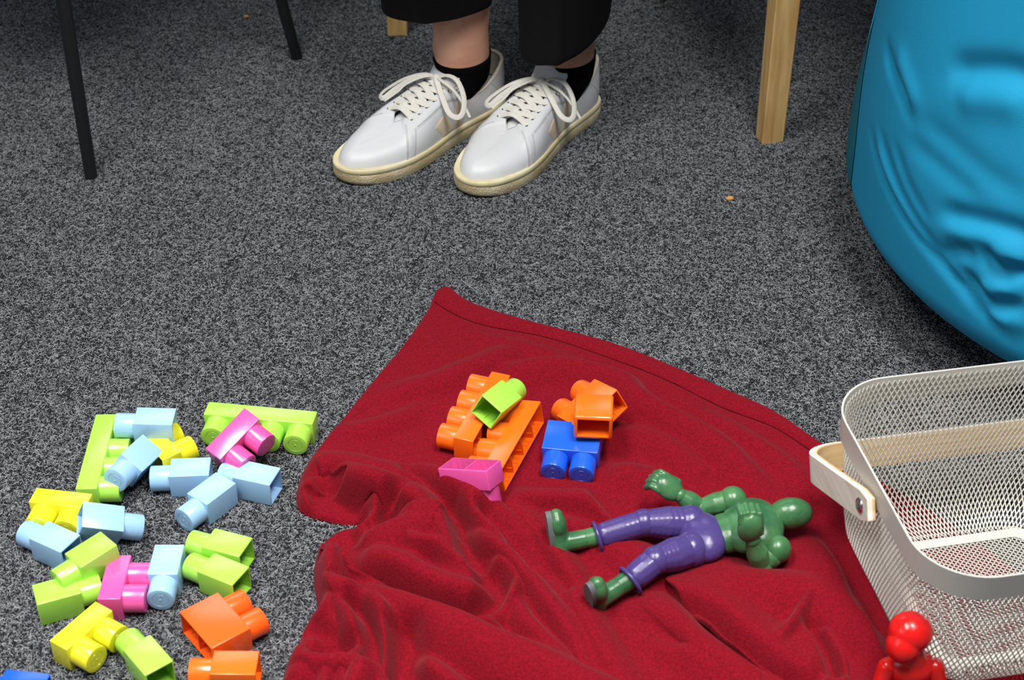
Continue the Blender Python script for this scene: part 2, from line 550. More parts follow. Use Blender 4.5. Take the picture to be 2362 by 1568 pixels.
# creases: dark gullies pressed into the cloth (px, py), width mm, depth fraction
CRE = [
    ([(1122, 1402), (1070, 1392), (1021, 1374), (970, 1350), (919, 1328), (868, 1304), (838, 1290), (815, 1268), (800, 1248)], 14, 0.9),
    ([(1377, 1126), (1400, 1145), (1432, 1176)], 8, 0.8),
    ([(1216, 1250), (1267, 1296), (1318, 1345)], 11, 0.7),
    ([(1445, 1415), (1496, 1448), (1560, 1480)], 12, 0.5),
    ([(1610, 1385), (1673, 1424), (1711, 1462), (1745, 1486), (1800, 1530), (1870, 1562)], 9, 0.75),
    ([(752, 1112), (772, 1126), (788, 1150), (800, 1170)], 19, 0.97),
    ([(725, 1165), (770, 1185), (815, 1192)], 9, 0.6),
    ([(1050, 1165), (1064, 1190), (1080, 1237), (1096, 1285), (1114, 1302)], 11, 0.85),
    ([(1145, 1330), (1158, 1350), (1160, 1362), (1140, 1400)], 9, 0.85),
    ([(950, 1455), (953, 1500), (952, 1580)], 13, 0.85),
    ([(838, 1400), (868, 1440), (878, 1485), (878, 1530)], 10, 0.7),
    ([(742, 1500), (775, 1494), (830, 1502)], 9, 0.7),
    ([(712, 1452), (742, 1468), (756, 1490)], 9, 0.7),
    ([(895, 1195), (912, 1168), (935, 1146)], 9, 0.7),
    ([(848, 1218), (890, 1198), (930, 1180)], 5, 0.35),
    ([(1871, 1452), (1886, 1475), (1907, 1515), (1926, 1568)], 8, 0.75),
    ([(940, 1080), (985, 1104), (1020, 1136), (1050, 1160)], 8, 0.6),
    ([(1140, 1185), (1200, 1240), (1250, 1310)], 10, 0.7),
]


def build_blanket():
    poly = np.array([at(x, y, 0.004)[:2] for x, y in OUT])
    step = 0.0021
    x0, y0 = poly.min(0) - 0.01
    x1, y1 = poly.max(0) + 0.01
    xs = np.arange(x0, x1, step)
    ys = np.arange(y0, y1, step)
    X, Y = np.meshgrid(xs, ys)
    P = np.stack([X.ravel(), Y.ravel()], 1)

    def seg_dist(P, A, B):
        d = B - A
        t = np.clip(((P - A) @ d) / (d @ d), 0, 1)
        Q = A + t[:, None] * d
        return np.linalg.norm(P - Q, axis=1), t, Q

    # smooth outline
    pc = catmull(np.vstack([poly, poly[:1]]), 420)[:-1]
    # inside test and distance to the outline
    inside = np.zeros(len(P), bool)
    n = len(pc)
    dist = np.full(len(P), 9.0)
    near = np.zeros_like(P)
    for i in range(n):
        A, B = pc[i], pc[(i + 1) % n]
        c = ((A[1] > P[:, 1]) != (B[1] > P[:, 1]))
        with np.errstate(divide='ignore', invalid='ignore'):
            xi = (B[0] - A[0]) * (P[:, 1] - A[1]) / (B[1] - A[1]) + A[0]
        inside ^= c & (P[:, 0] < xi)
        box = (np.abs(P[:, 0] - A[0]) < 0.07) & (np.abs(P[:, 1] - A[1]) < 0.07)
        if box.any():
            d, t, Q = seg_dist(P[box], A, B)
            m = d < dist[box]
            idx = np.where(box)[0][m]
            dist[idx] = d[m]
            near[idx] = Q[m]

    def height(P, dI):
        base = 0.0052 + 0.0012 * np.sin(P[:, 0] * 31 + 1.1 * np.sin(P[:, 1] * 23)) * np.sin(P[:, 1] * 27 + 0.7) + 0.0006 * np.sin(P[:, 0] * 83 + P[:, 1] * 61)
        K = 0.0012
        acc = np.exp((base) / K)
        D = np.zeros_like(P)
        for pts, wf, wn, lean, sharp in RID:
            low = max(c_ for _, _, c_ in pts) < 20
            pts = [(a, b, c_ * 1.45 if low else (c_ if c_ < 36 else 36 + (c_ - 36) * 0.75)) for a, b, c_ in pts]
            if low:
                wf, wn = wf * 0.85, wn * 0.85
            W = [at(a, b, h / 1000.0) for a, b, h in pts]
            C = catmull([(q.x, q.y, p[2] / 1000.0) for q, p in zip(W, pts)], len(pts) * 5)
            best = np.full(len(P), 9.0)
            hh = np.zeros(len(P))
            side = np.zeros(len(P))
            nrm = np.zeros_like(P)
            for i in range(len(C) - 1):
                A, B = C[i, :2], C[i + 1, :2]
                d, t, Q = seg_dist(P, A, B)
                m = d < best
                best[m] = d[m]
                hh[m] = (C[i, 2] + (C[i + 1, 2] - C[i, 2]) * t)[m]
                dr = (B - A) / (np.linalg.norm(B - A) + 1e-9)
                nl = np.array([-dr[1], dr[0]])
                side[m] = ((P - Q) @ nl)[m]
                nrm[m] = nl
            wd = np.where(side > 0, wf, wn) / 1000.0
            u = best / wd
            if sharp:
                g = np.where(u < 1, np.sqrt(np.clip(1 - u ** 2.0, 0, 1)) * (1 - 0.25 * np.clip(u, 0, 1) ** 2), 0)
                g = 0.7 * g + 0.3 * np.where(u < 1.35, 0.5 + 0.5 * np.cos(np.pi * np.clip(u / 1.35, 0, 1)), 0)
            else:
                u2 = u / 1.25
                g = np.where(u2 < 1, (0.5 + 0.5 * np.cos(np.pi * np.clip(u2, 0, 1))), 0)
            h = base + hh * g
            e = np.exp(np.minimum(h, 0.12) / K)
            wgt = e / (acc + e)
            acc = acc + e
            if lean:
                D = D * (1 - wgt)[:, None] - nrm * (2.1 * lean / 1000.0 * g ** 2 * wgt)[:, None]
            else:
                D = D * (1 - wgt)[:, None]
        h = K * np.log(acc)
        for pts, wd, dep in CRE:
            C = catmull([at(a, b, 0.02)[:2] for a, b in pts], len(pts) * 4)
            best = np.full(len(P), 9.0)
            for i in range(len(C) - 1):
                d, t, Q = seg_dist(P, C[i], C[i + 1])
                best = np.minimum(best, d)
            g = np.exp(-(best / (wd / 1000.0)) ** 2)
            h = h * (1 - dep * g) + 0.004 * g
        # the hem: double layer with a stitched groove along the upper right edge
        hem = [(1003, 700), (1040, 722), (1075, 738), (1130, 754), (1209, 771), (1318, 797), (1446, 843), (1573, 897), (1682, 948), (1792, 991), (1901, 1062), (2022, 1138), (2150, 1210), (2251, 1275), (2340, 1345)]
        C = catmull([at(a, b, 0.006)[:2] for a, b in hem], 60)
        best = np.full(len(P), 9.0)
        sd = np.zeros(len(P))
        for i in range(len(C) - 1):
            d, t, Q = seg_dist(P, C[i], C[i + 1])
            dr = C[i + 1] - C[i]
            nl = np.array([-dr[1], dr[0]]) / np.linalg.norm(dr)
            m = d < best
            best[m] = d[m]
            sd[m] = ((P - Q) @ nl)[m]
        h = h + np.where((sd > 0), 0.0018, 0) * np.clip(best / 0.003, 0, 1) - 0.0050 * np.exp(-(best / 0.0026) ** 2)
        h = h - 0.0012 * np.exp(-((best - 0.007) / 0.002) ** 2) * (sd > 0)
        # pressed flat under the basket
        ca, sa = math.cos(R(10.7)), math.sin(R(10.7))
        bx, by = (P[:, 0] - 0.475) * ca + (P[:, 1] - 1.193) * sa, -(P[:, 0] - 0.475) * sa + (P[:, 1] - 1.193) * ca
        q_ = np.maximum(np.abs(bx), np.abs(by))
        k_ = np.clip((q_ - 0.108) / 0.03, 0, 1)
        h = np.minimum(h, 0.0060 + np.maximum(h - 0.0060, 0) * k_ * k_)
        r = np.clip(h * 0.55, 0.004, 0.020)
        e = np.clip(dI / r, 0, 1)
        return h * np.sin(e * np.pi / 2) ** 0.9 + 0.0006, D * e[:, None], C

    H, D, C = height(P, np.where(inside, dist, 0))
    ny, nx = X.shape
    ins = inside.reshape(ny, nx)
    # cells with at least two inside corners; outside corners are pulled onto the outline
    cell = (ins[:-1, :-1].astype(int) + ins[1:, :-1] + ins[:-1, 1:] + ins[1:, 1:]) >= 2
    use = np.zeros((ny, nx), bool)
    for a, b in ((0, 0), (1, 0), (0, 1), (1, 1)):
        use[a:ny - 1 + a, b:nx - 1 + b] |= cell
    u = use.ravel()
    Pm = P.copy()
    out = u & ~inside
    Pm[out] = near[out]
    H = np.where(out, 0.0006, H)
    snap = u & inside & (dist < 0.45 * step)
    Pm[snap] = near[snap]
    H = np.where(snap, 0.0006, H)
    out = out | snap
    # boundary vertices lie on the outline too
    co = np.column_stack([Pm + D * (~out)[:, None], H])
    idx = -np.ones(len(P), int)
    idx[u] = np.arange(u.sum())
    ii = np.arange(len(P)).reshape(ny, nx)
    F = np.stack([ii[:-1, :-1][cell], ii[:-1, 1:][cell], ii[1:, 1:][cell], ii[1:, :-1][cell]], 1)
    F = idx[F]
    me = bpy.data.meshes.new('fleece_blanket')
    V = co[u]
    me.vertices.add(len(V))
    me.vertices.foreach_set('co', V.ravel())
    me.loops.add(len(F) * 4)
    me.polygons.add(len(F))
    me.polygons.foreach_set('loop_start', np.arange(len(F)) * 4)
    me.loops.foreach_set('vertex_index', F.ravel())
    me.update(calc_edges=True)
    o = link('fleece_blanket', me, M_fleece, None, True)
    sm = o.modifiers.new('smooth', 'SMOOTH')
    sm.factor = 0.5
    sm.iterations = 5
    tag(o, 'dark red fleece blanket spread and rumpled in folds on the grey carpet', 'blanket')
    grid = (xs, ys, H.reshape(ny, nx))
    # stitching of the hem
    bm = bmesh.new()
    hx = []
    for q in C:
        hx.append((q[0], q[1], surf_z(grid, q[0], q[1]) + 0.0014))
    tube(bm, hx, 0.0007, 5)
    bm_obj('hem_stitching', bm, M_thread, o)
    return o, grid


def surf_z(grid, x, y):
    xs, ys, H = grid
    i = min(max(int((x - xs[0]) / (xs[1] - xs[0])), 0), len(xs) - 2)
    j = min(max(int((y - ys[0]) / (ys[1] - ys[0])), 0), len(ys) - 2)
    return float(H[j:j + 2, i:i + 2].mean())


blanket, BG = build_blanket()

# ------------------------------------------------------------------ building bricks
U = 0.0318
HF, HH, TT = 1.36 * U, 0.72 * U, 0.93 * U
_bm_cache = {}


def brick_body(n, H, W=None, T=None, bev=0.0009, wall=0.0013):
    key = (n, round(H, 5), W, T, bev)
    if key in _bm_cache:
        return _bm_cache[key]
    W_, T_ = W or (n - 0.05) * U, T or TT
    bm = bmesh.new()
    # outer shell and inner cavity as one solid, open at x = -H/2
    ho, wo, to = H / 2, W_ / 2, T_ / 2
    g = bmesh.ops.create_cube(bm, size=1.0)
    bmesh.ops.scale(bm, vec=(H, W_, T_), verts=g['verts'])
    open_face = min(bm.faces, key=lambda f: f.calc_center_median().x)
    ed = [e for e in bm.edges]
    bmesh.ops.bevel(bm, geom=ed, offset=bev, segments=3, affect='EDGES', profile=0.5)
    open_face = min((f for f in bm.faces), key=lambda f: (round(f.calc_center_median().x, 6), -f.calc_area()))
    r = bmesh.ops.inset_region(bm, faces=[open_face], thickness=wall - bev * 0.3)
    e = bmesh.ops.extrude_face_region(bm, geom=[open_face])
    vv = [v for v in e['geom'] if isinstance(v, bmesh.types.BMVert)]
    bmesh.ops.translate(bm, vec=(H - wall * 1.3, 0, 0), verts=vv)
    if open_face.is_valid:
        bm.faces.remove(open_face)
    # dividing walls and little inner ribs
    for i in range(1, n):
        y = -wo + W_ * i / n
        rbox(bm, H - wall * 1.5, wall * 0.8, T_ - wall * 1.6, 0, (wall * 0.1 + 0.0004, y, 0))
    for i in range(n):
        yc = -wo + W_ * (i + 0.5) / n
        for s in (-1, 1):
            for q in (-0.5, 0, 0.5):
                rbox(bm, H * 0.86, 0.0008, 0.0012, 0, (H * 0.04, yc + q * U * 0.5, s * (to - wall - 0.0004)))
        for s in (-1, 1):
            for q in (-0.22, 0.22):
                yy = yc + s * (W_ / n / 2 - wall * 0.8)
                rbox(bm, H * 0.86, 0.0012, 0.0008, 0, (H * 0.04, yy, q * T_))
    me = bpy.data.meshes.new('brick_body')
    bmesh.ops.recalc_face_normals(bm, faces=bm.faces)
    bm.to_mesh(me)
    bm.free()
    me.polygons.foreach_set('use_smooth', [True] * len(me.polygons))
    sharp_edges(me, 40)
    _bm_cache[key] = me
    return me


def stud_mesh(r=0.0140, h=0.0215):
    if 'stud' in _bm_cache:
        return _bm_cache['stud']
    prof = [(r, -0.001), (r, h - 0.0010), (r - 0.0003, h - 0.0003), (r - 0.0010, h), (r * 0.60, h), (r * 0.585, h - 0.0004), (r * 0.55, h - 0.0004), (r * 0.535, h), (0.0012, h), (0.0008, h + 0.0004), (0.0, h + 0.0004)]
    K = 40
    V, F = [], []
    for x in prof[:-1]:
        for k in range(K):
            a = 2 * math.pi * k / K
            V.append((x[1], x[0] * math.cos(a), x[0] * math.sin(a)))
    V.append((prof[-1][1], 0, 0))
    for i in range(len(prof) - 2):
        for k in range(K):
            F.append((i * K + k, i * K + (k + 1) % K, (i + 1) * K + (k + 1) % K, (i + 1) * K + k))
    b = (len(prof) - 2) * K
    for k in range(K):
        F.append((b + k, b + (k + 1) % K, len(V) - 1))
    me = bpy.data.meshes.new('stud')
    me.from_pydata(V, [], F)
    me.update()
    me.polygons.foreach_set('use_smooth', [True] * len(me.polygons))
    sharp_edges(me, 30)
    _bm_cache['stud'] = me
    return me


def brick(color, n, full, pos, yaw, pitch=0, roll=0, label='', group=None, dims=None, studs=True):
    """pos in mm of the body centre; angles in degrees; studs point along local +x"""
    H = (HF if full else HH) if dims is None else dims[0]
    me = (brick_body(n, H) if dims is None else brick_body(n, H, dims[1], dims[2], 0.0030, 0.0022)).copy()
    me.name = 'building_brick'
    me.materials.clear()
    me.materials.append(PL[color])
    o = bpy.data.objects.new('building_brick', me)
    COL.objects.link(o)
    M = Matrix.Rotation(R(yaw), 4, 'Z') @ Matrix.Rotation(R(pitch), 4, 'Y') @ Matrix.Rotation(R(roll), 4, 'X')
    o.matrix_world = Matrix.Translation(Vector(pos) / 1000) @ M
    tag(o, label, 'toy brick', group)
    sm = stud_mesh()
    W_ = (n - 0.05) * U if dims is None else dims[1]
    for i in range(n if studs else 0):
        me2 = sm.copy()
        me2.name = 'stud'
        me2.materials.append(PL[color])
        s = bpy.data.objects.new('stud', me2)
        COL.objects.link(s)
        s.parent = o
        s.location = (H / 2, -W_ / 2 + W_ * (i + 0.5) / n, 0)
        if dims is not None:
            s.scale = (1, 1.12, 1.0)
    return o


ZT = TT * 500 + 1.2   # centre height of a brick lying flat, mm
GF, GB = 'loose bricks scattered on the carpet', 'bricks lying on the red blanket'
brick('green', 4, False, (-453.8, 1393.7, ZT), 1.5, label='long lime green four-stud brick on the carpet, running away from the viewer at the left', group=GF)
brick('green', 4, False, (-282.6, 1458.9, ZT), 261.9, label='long lime green four-stud brick beside the blanket, lying under the pink brick', group=GF)
brick('blue', 1, True, (-394.6, 1429.3, 35.2), 180.4, -2.5, 1.3, label='light blue single-stud brick resting across the top end of the long green brick at left', group=GF)
brick('blue', 1, True, (-407.4, 1380.6, 27.5), 248.3, -7.7, -32.4, label='tilted light blue brick leaning on the yellow brick with its stud towards the viewer', group=GF)
brick('yellow', 2, False, (-389.0, 1409.3, 15.5), 38, 0, 0, label='yellow two-stud brick mostly hidden between light blue bricks', group=GF)
brick('pink', 2, False, (-303, 1406, 36), 322, 12, 22, label='pink two-stud brick lying across the long lime brick beside the blanket', group=GF)
brick('blue', 1, True, (-347.5, 1366.5, ZT), 183.3, label='light blue brick lying just below the yellow brick with its stud to the left', group=GF)
brick('blue', 1, True, (-274.3, 1357.1, ZT), 162.6, label='light blue brick nearest the blanket, its open end facing right', group=GF)
brick('blue', 1, True, (-319.1, 1332.0, ZT), 233.2, label='light blue brick with its stud pointing down left, in the middle of the blue trio', group=GF)
brick('yellow', 2, False, (-476.1, 1316.8, ZT), 261.1, label='yellow two-stud brick at the near end of the long green brick, studs half hidden', group=GF)
brick('blue', 1, True, (-427.4, 1281.2, 27.5), 13.2, 20.8, 20.4, label='rolled light blue brick overlapping the yellow brick, stud to the right', group=GF)
brick('blue', 1, True, (-469.7, 1257.8, ZT), 150.6, label='leftmost light blue brick, stud pointing to the upper left', group=GF)
brick('green', 1, True, (-422.1, 1223.3, 31.0), 224.5, 3.1, 2.1, label='lime green brick propped on the leftmost blue brick with its stud down left', group=GF)
brick('green', 1, True, (-451.0, 1182.3, ZT), 22.5, label='leftmost lime green single-stud brick, stud pointing right towards the pink one', group=GF)
brick('pink', 2, False, (-396.7, 1199.2, ZT), 0.3, label='pink two-stud brick standing between lime and light blue bricks, studs to the right', group=GF)
brick('yellow', 2, False, (-416.3, 1133.3, ZT), 326.8, label='nearest yellow two-stud brick, both studs facing down right', group=GF)
brick('green', 1, True, (-345.3, 1095.0, ZT), 129.3, label='lime green brick at the bottom edge with its stud touching the yellow studs', group=GF)
brick('blue', 1, True, (-349.5, 1224.2, ZT), 269.6, label='light blue brick with its round stud facing the viewer, beside the pink studs', group=GF)
brick('green', 1, True, (-291.4, 1249.0, ZT), 160.3, label='lime green brick of the side-by-side pair that lies further away', group=GF)
brick('green', 1, True, (-290.0, 1210.5, ZT), 152.2, label='lime green brick of the side-by-side pair that lies nearer, above the orange one', group=GF)
brick('red_orange', 2, True, (-288.2, 1140.4, ZT), 38.3, label='large two-stud orange brick on the carpet, open side facing the viewer', group=GF)
brick('orange', 1, True, (-261.3, 1083.0, 18.5), 179.2, 0, 0, label='orange single-stud brick at the bottom edge in front of the larger orange one', group=GF)
_c = at(64, 1546, 2 * ZT / 1000) * 1000
brick('dark_blue', 1, True, (_c.x - 2, _c.y - TT * 500, ZT), 172, label='dark blue brick cut off by the lower left corner of the frame', group=GF)
# on the blanket
brick('orange', 4, False, (-33, 1462, 24), 161, 0, 0, label='long orange four-stud brick on the blanket, the left of two, under the lime brick', group=GB)
brick('orange', 4, False, (1.9, 1406.0, 28.5), 159.5, 9.8, 0, label='long orange four-stud brick on the blanket, the right of two, open ribs facing right', group=GB)
brick('green', 1, True, (-17.3, 1446, 53.0), 59.1, 9.7, 24.9, label='lime green brick tilted across the two long orange bricks', group=GB)
brick('pink', 2, False, (-43.2, 1337, 46.0), 120, 112, 60, label='magenta two-cell brick upside down, half behind the blanket fold', group=GB)
brick('dark_blue', 2, True, (67.2, 1409.6, 24.5), 259.4, 7.5, 2.0, label='dark blue two-stud brick on the blanket with studs facing the viewer', group=GB)
brick('orange', 2, True, (89.8, 1452, 38.0), 123.8, 15.7, -23.7, label='tilted orange two-stud brick leaning behind the dark blue brick', group=GB)
brick('orange', 1, True, (89.2, 1416.5, 60.0), 86, 0, 0, label='rounded orange block lying on the dark blue brick, open end to the viewer', group=GB, dims=(0.042, 0.042, 0.031), studs=False)

# ------------------------------------------------------------------ wire mesh basket with a bentwood handle


def rrect(hw, hd, r, k=10):
    """rounded rectangle, counter-clockwise, k points per corner; returns list of (x, y)"""
    out = []
    for cx, cy, a0 in ((hw - r, hd - r, 0), (-hw + r, hd - r, 90), (-hw + r, -hd + r, 180), (hw - r, -hd + r, 270)):
        for i in range(k + 1):
            a = R(a0 + 90 * i / k)
            out.append((cx + r * math.cos(a), cy + r * math.sin(a)))
    return out


def rr_len(pts):
    P = np.array(pts + pts[:1])
    d = np.linalg.norm(np.diff(P, axis=0), axis=1)
    return np.concatenate([[0], np.cumsum(d)]), P


def rr_at(pts, u):
    s, P = rr_len(pts)
    u = (u % 1.0) * s[-1]
    return np.array([np.interp(u, s, P[:, 0]), np.interp(u, s, P[:, 1])])


def basket():
    t = empty('mesh_basket', (0.4750, 1.1930, 0.0085), R(10.7))
    tag(t, 'cream wire mesh basket with a bentwood handle standing on the blanket edge', 'basket')
    HWX, HWY = 0.140, 0.142
    # wall profile (inset from the rim, height)
    prof = [(0.002, 0.178), (0.004, 0.150), (0.009, 0.100), (0.013, 0.060), (0.017, 0.036), (0.024, 0.020), (0.034, 0.009), (0.046, 0.003), (0.052, 0.002)]

    def ring(h_i):
        ins, z = h_i
        r = max(0.062 - ins * 0.35, 0.02)
        return rrect(HWX - ins, HWY - ins, r, 12), z
    # diagonal strands
    pa = np.array(prof)
    ds = np.concatenate([[0], np.cumsum(np.hypot(np.diff(pa[:, 0]), np.diff(pa[:, 1])))])
    NP, NS = 172, 34
    rows = []
    for j in range(NS + 1):
        q = ds[-1] * j / NS
        ins, z = np.interp(q, ds, pa[:, 0]), np.interp(q, ds, pa[:, 1])
        pts, _ = ring((ins, z))
        s, P = rr_len(pts)
        uu = (np.arange(NP * 2) / (NP * 2.0)) * s[-1]
        rows.append(np.column_stack([np.interp(uu, s, P[:, 0]), np.interp(uu, s, P[:, 1]), np.full(NP * 2, z)]))
    V, F = [], []

    def strand(idx):
        pts = [rows[j][i % (NP * 2)] for j, i in idx]
        b = len(V)
        for k, p in enumerate(pts):
            q = pts[min(k + 1, len(pts) - 1)] - pts[max(k - 1, 0)]
            q = q / (np.linalg.norm(q) + 1e-9)
            n = np.array([p[0], p[1], 0.0])
            n = n / (np.linalg.norm(n) + 1e-9)
            if p[2] < 0.02:
                n = n * (p[2] / 0.02) + np.array([0, 0, -1.0]) * (1 - p[2] / 0.02)
            n = n - q * n.dot(q)
            n /= np.linalg.norm(n) + 1e-9
            s = np.cross(q, n)
            for a, c in ((0.00055, 0.00045), (-0.00055, 0.00045), (-0.00055, -0.00045), (0.00055, -0.00045)):
                V.append(p + s * a + n * c)
        for k in range(len(pts) - 1):
            for m in range(4):
                F.append((b + k * 4 + m, b + k * 4 + (m + 1) % 4, b + (k + 1) * 4 + (m + 1) % 4, b + (k + 1) * 4 + m))
    for i in range(NP):
        strand([(j, 2 * i + j) for j in range(NS + 1)])
        strand([(j, 2 * i - j) for j in range(NS + 1)])
    wall_o = mesh_obj('wire_wall', V, F, M_white_metal, t, False)
    wall_o['kind'] = 'stuff'
    # bottom lattice
    V2, F2 = [], []
    hw = HWX - 0.05
    pitch = 0.0062
    k = int(hw * 2 / pitch) + 2

    def bar(p, q):
        d = (q - p) / np.linalg.norm(q - p)
        s = np.array([-d[1], d[0], 0]) * 0.0006
        z = np.array([0, 0, 0.00045])
        b = len(V2)
        for e in (p, q):
            V2.extend([e + s + z, e - s + z, e - s - z, e + s - z])
        for m in range(4):
            F2.append((b + m, b + (m + 1) % 4, b + 4 + (m + 1) % 4, b + 4 + m))
    for sg in (1, -1):
        for i in range(-2 * k, 2 * k):
            c = i * pitch * 0.95
            # line y = sg * 0.9 x + c clipped to the square
            xs_ = sorted([-hw, hw])
            lo, hi = -hw, hw
            m_ = sg * 0.9
            a1, a2 = (-hw - c) / m_, (hw - c) / m_
            lo, hi = max(lo, min(a1, a2)), min(hi, max(a1, a2))
            if hi - lo > 0.004:
                bar(np.array([lo, m_ * lo + c, 0.0022]), np.array([hi, m_ * hi + c, 0.0022]))
    b_o = mesh_obj('wire_base', V2, F2, M_white_metal, t, False)
    b_o['kind'] = 'stuff'

    def band(name, ins0, z0, ins1, z1, th, mat, r=0.062, flat=False):
        bm = bmesh.new()
        loops = []
        for ins, z, e in ((ins0, z0, 0), (ins1, z1, 0), (ins1, z1, 1), (ins0, z0, 1)):
            if flat:
                pts = rrect(HWX - ins, HWY - ins, max(r - ins * 0.35, 0.012), 12)
                zz = z + (th if e else 0)
            else:
                pts = rrect(HWX - ins - e * th, HWY - ins - e * th, r - e * th, 12)
                zz = z
            loops.append([bm.verts.new((x, y, zz)) for x, y in pts])
        n = len(loops[0])
        for a in range(4):
            A, B = loops[a], loops[(a + 1) % 4]
            for i in range(n):
                bm.faces.new((A[i], A[(i + 1) % n], B[(i + 1) % n], B[i]))
        return bm_obj(name, bm, mat, t, True, 40)
    band('rim_band', 0.0, 0.153, -0.0012, 0.1815, 0.0018, M_white_metal)
    band('base_band', 0.056, 0.0008, 0.0675, 0.0008, 0.0022, M_white_metal, r=0.036, flat=True)
    # bentwood handle: a flat strap bent to a U and folded back behind the basket
    a = R(-26)
    Rr, W2, rc = 0.168, 0.1465, 0.036
    path = [(-W2, -0.018)]
    path += [(-W2, y) for y in np.linspace(0.0, Rr - rc, 6)]
    path += [(-W2 + rc - rc * math.cos(x), Rr - rc + rc * math.sin(x)) for x in np.linspace(0.15, math.pi / 2, 9)]
    path += [(x, Rr) for x in np.linspace(-W2 + rc + 0.03, W2 - rc - 0.03, 5)]
    path += [(W2 - rc + rc * math.sin(x), Rr - rc + rc * math.cos(x)) for x in np.linspace(0, math.pi / 2 - 0.15, 9)]
    path += [(W2, y) for y in np.linspace(Rr - rc, 0.0, 6)]
    path += [(W2, -0.018)]
    piv = Vector((0, 0.002, 0.1475))
    rot = Matrix.Rotation(a, 3, 'X')
    P3 = [piv + rot @ Vector((x, y, 0)) for x, y in path]
    up = rot @ Vector((0, 0, 1))

    def strap(name, mat, off, th, wdt):
        bm = bmesh.new()

        def pf(i, n):
            # rounded strap ends
            e = min(i, n - 1 - i)
            hw_ = wdt / 2 * (0.72 if e == 0 else 1.0)
            return [(off - th / 2, -hw_), (off + th / 2, -hw_), (off + th / 2, hw_), (off - th / 2, hw_)]
        sweep(bm, P3, pf, up=up)
        return bm_obj(name, bm, mat, t, True, 40)
    h = strap('handle', M_bent, -0.0016, 0.0052, 0.0295)
    h2 = strap('handle_lining', M_bent_in, 0.0022, 0.0026, 0.0291)
    h2.parent = h
    for sg in (-1, 1):
        bm = bmesh.new()
        M = Matrix.Translation(piv + Vector((sg * (W2 + 0.0046), 0, 0))) @ Matrix.Rotation(R(90) * sg, 4, 'Y')
        g = bmesh.ops.create_uvsphere(bm, u_segments=24, v_segments=12, radius=0.0078)
        bmesh.ops.scale(bm, vec=(1, 1, 0.42), verts=g['verts'])
        bmesh.ops.transform(bm, matrix=M, verts=g['verts'])
        bm_obj('rivet', bm, M_chrome, t, True, None)['label'] = 'domed chrome rivet'
        bm = bmesh.new()
        M = Matrix.Translation(piv + Vector((sg * (W2 - 0.006), 0, 0))) @ Matrix.Rotation(R(90), 4, 'Y')
        bmesh.ops.create_cone(bm, cap_ends=True, segments=24, radius1=0.0095, radius2=0.0095, depth=0.009, matrix=M)
        bm_obj('handle_spacer', bm, M_bent_in, t, True, 40)


basket()

# ------------------------------------------------------------------ beanbag


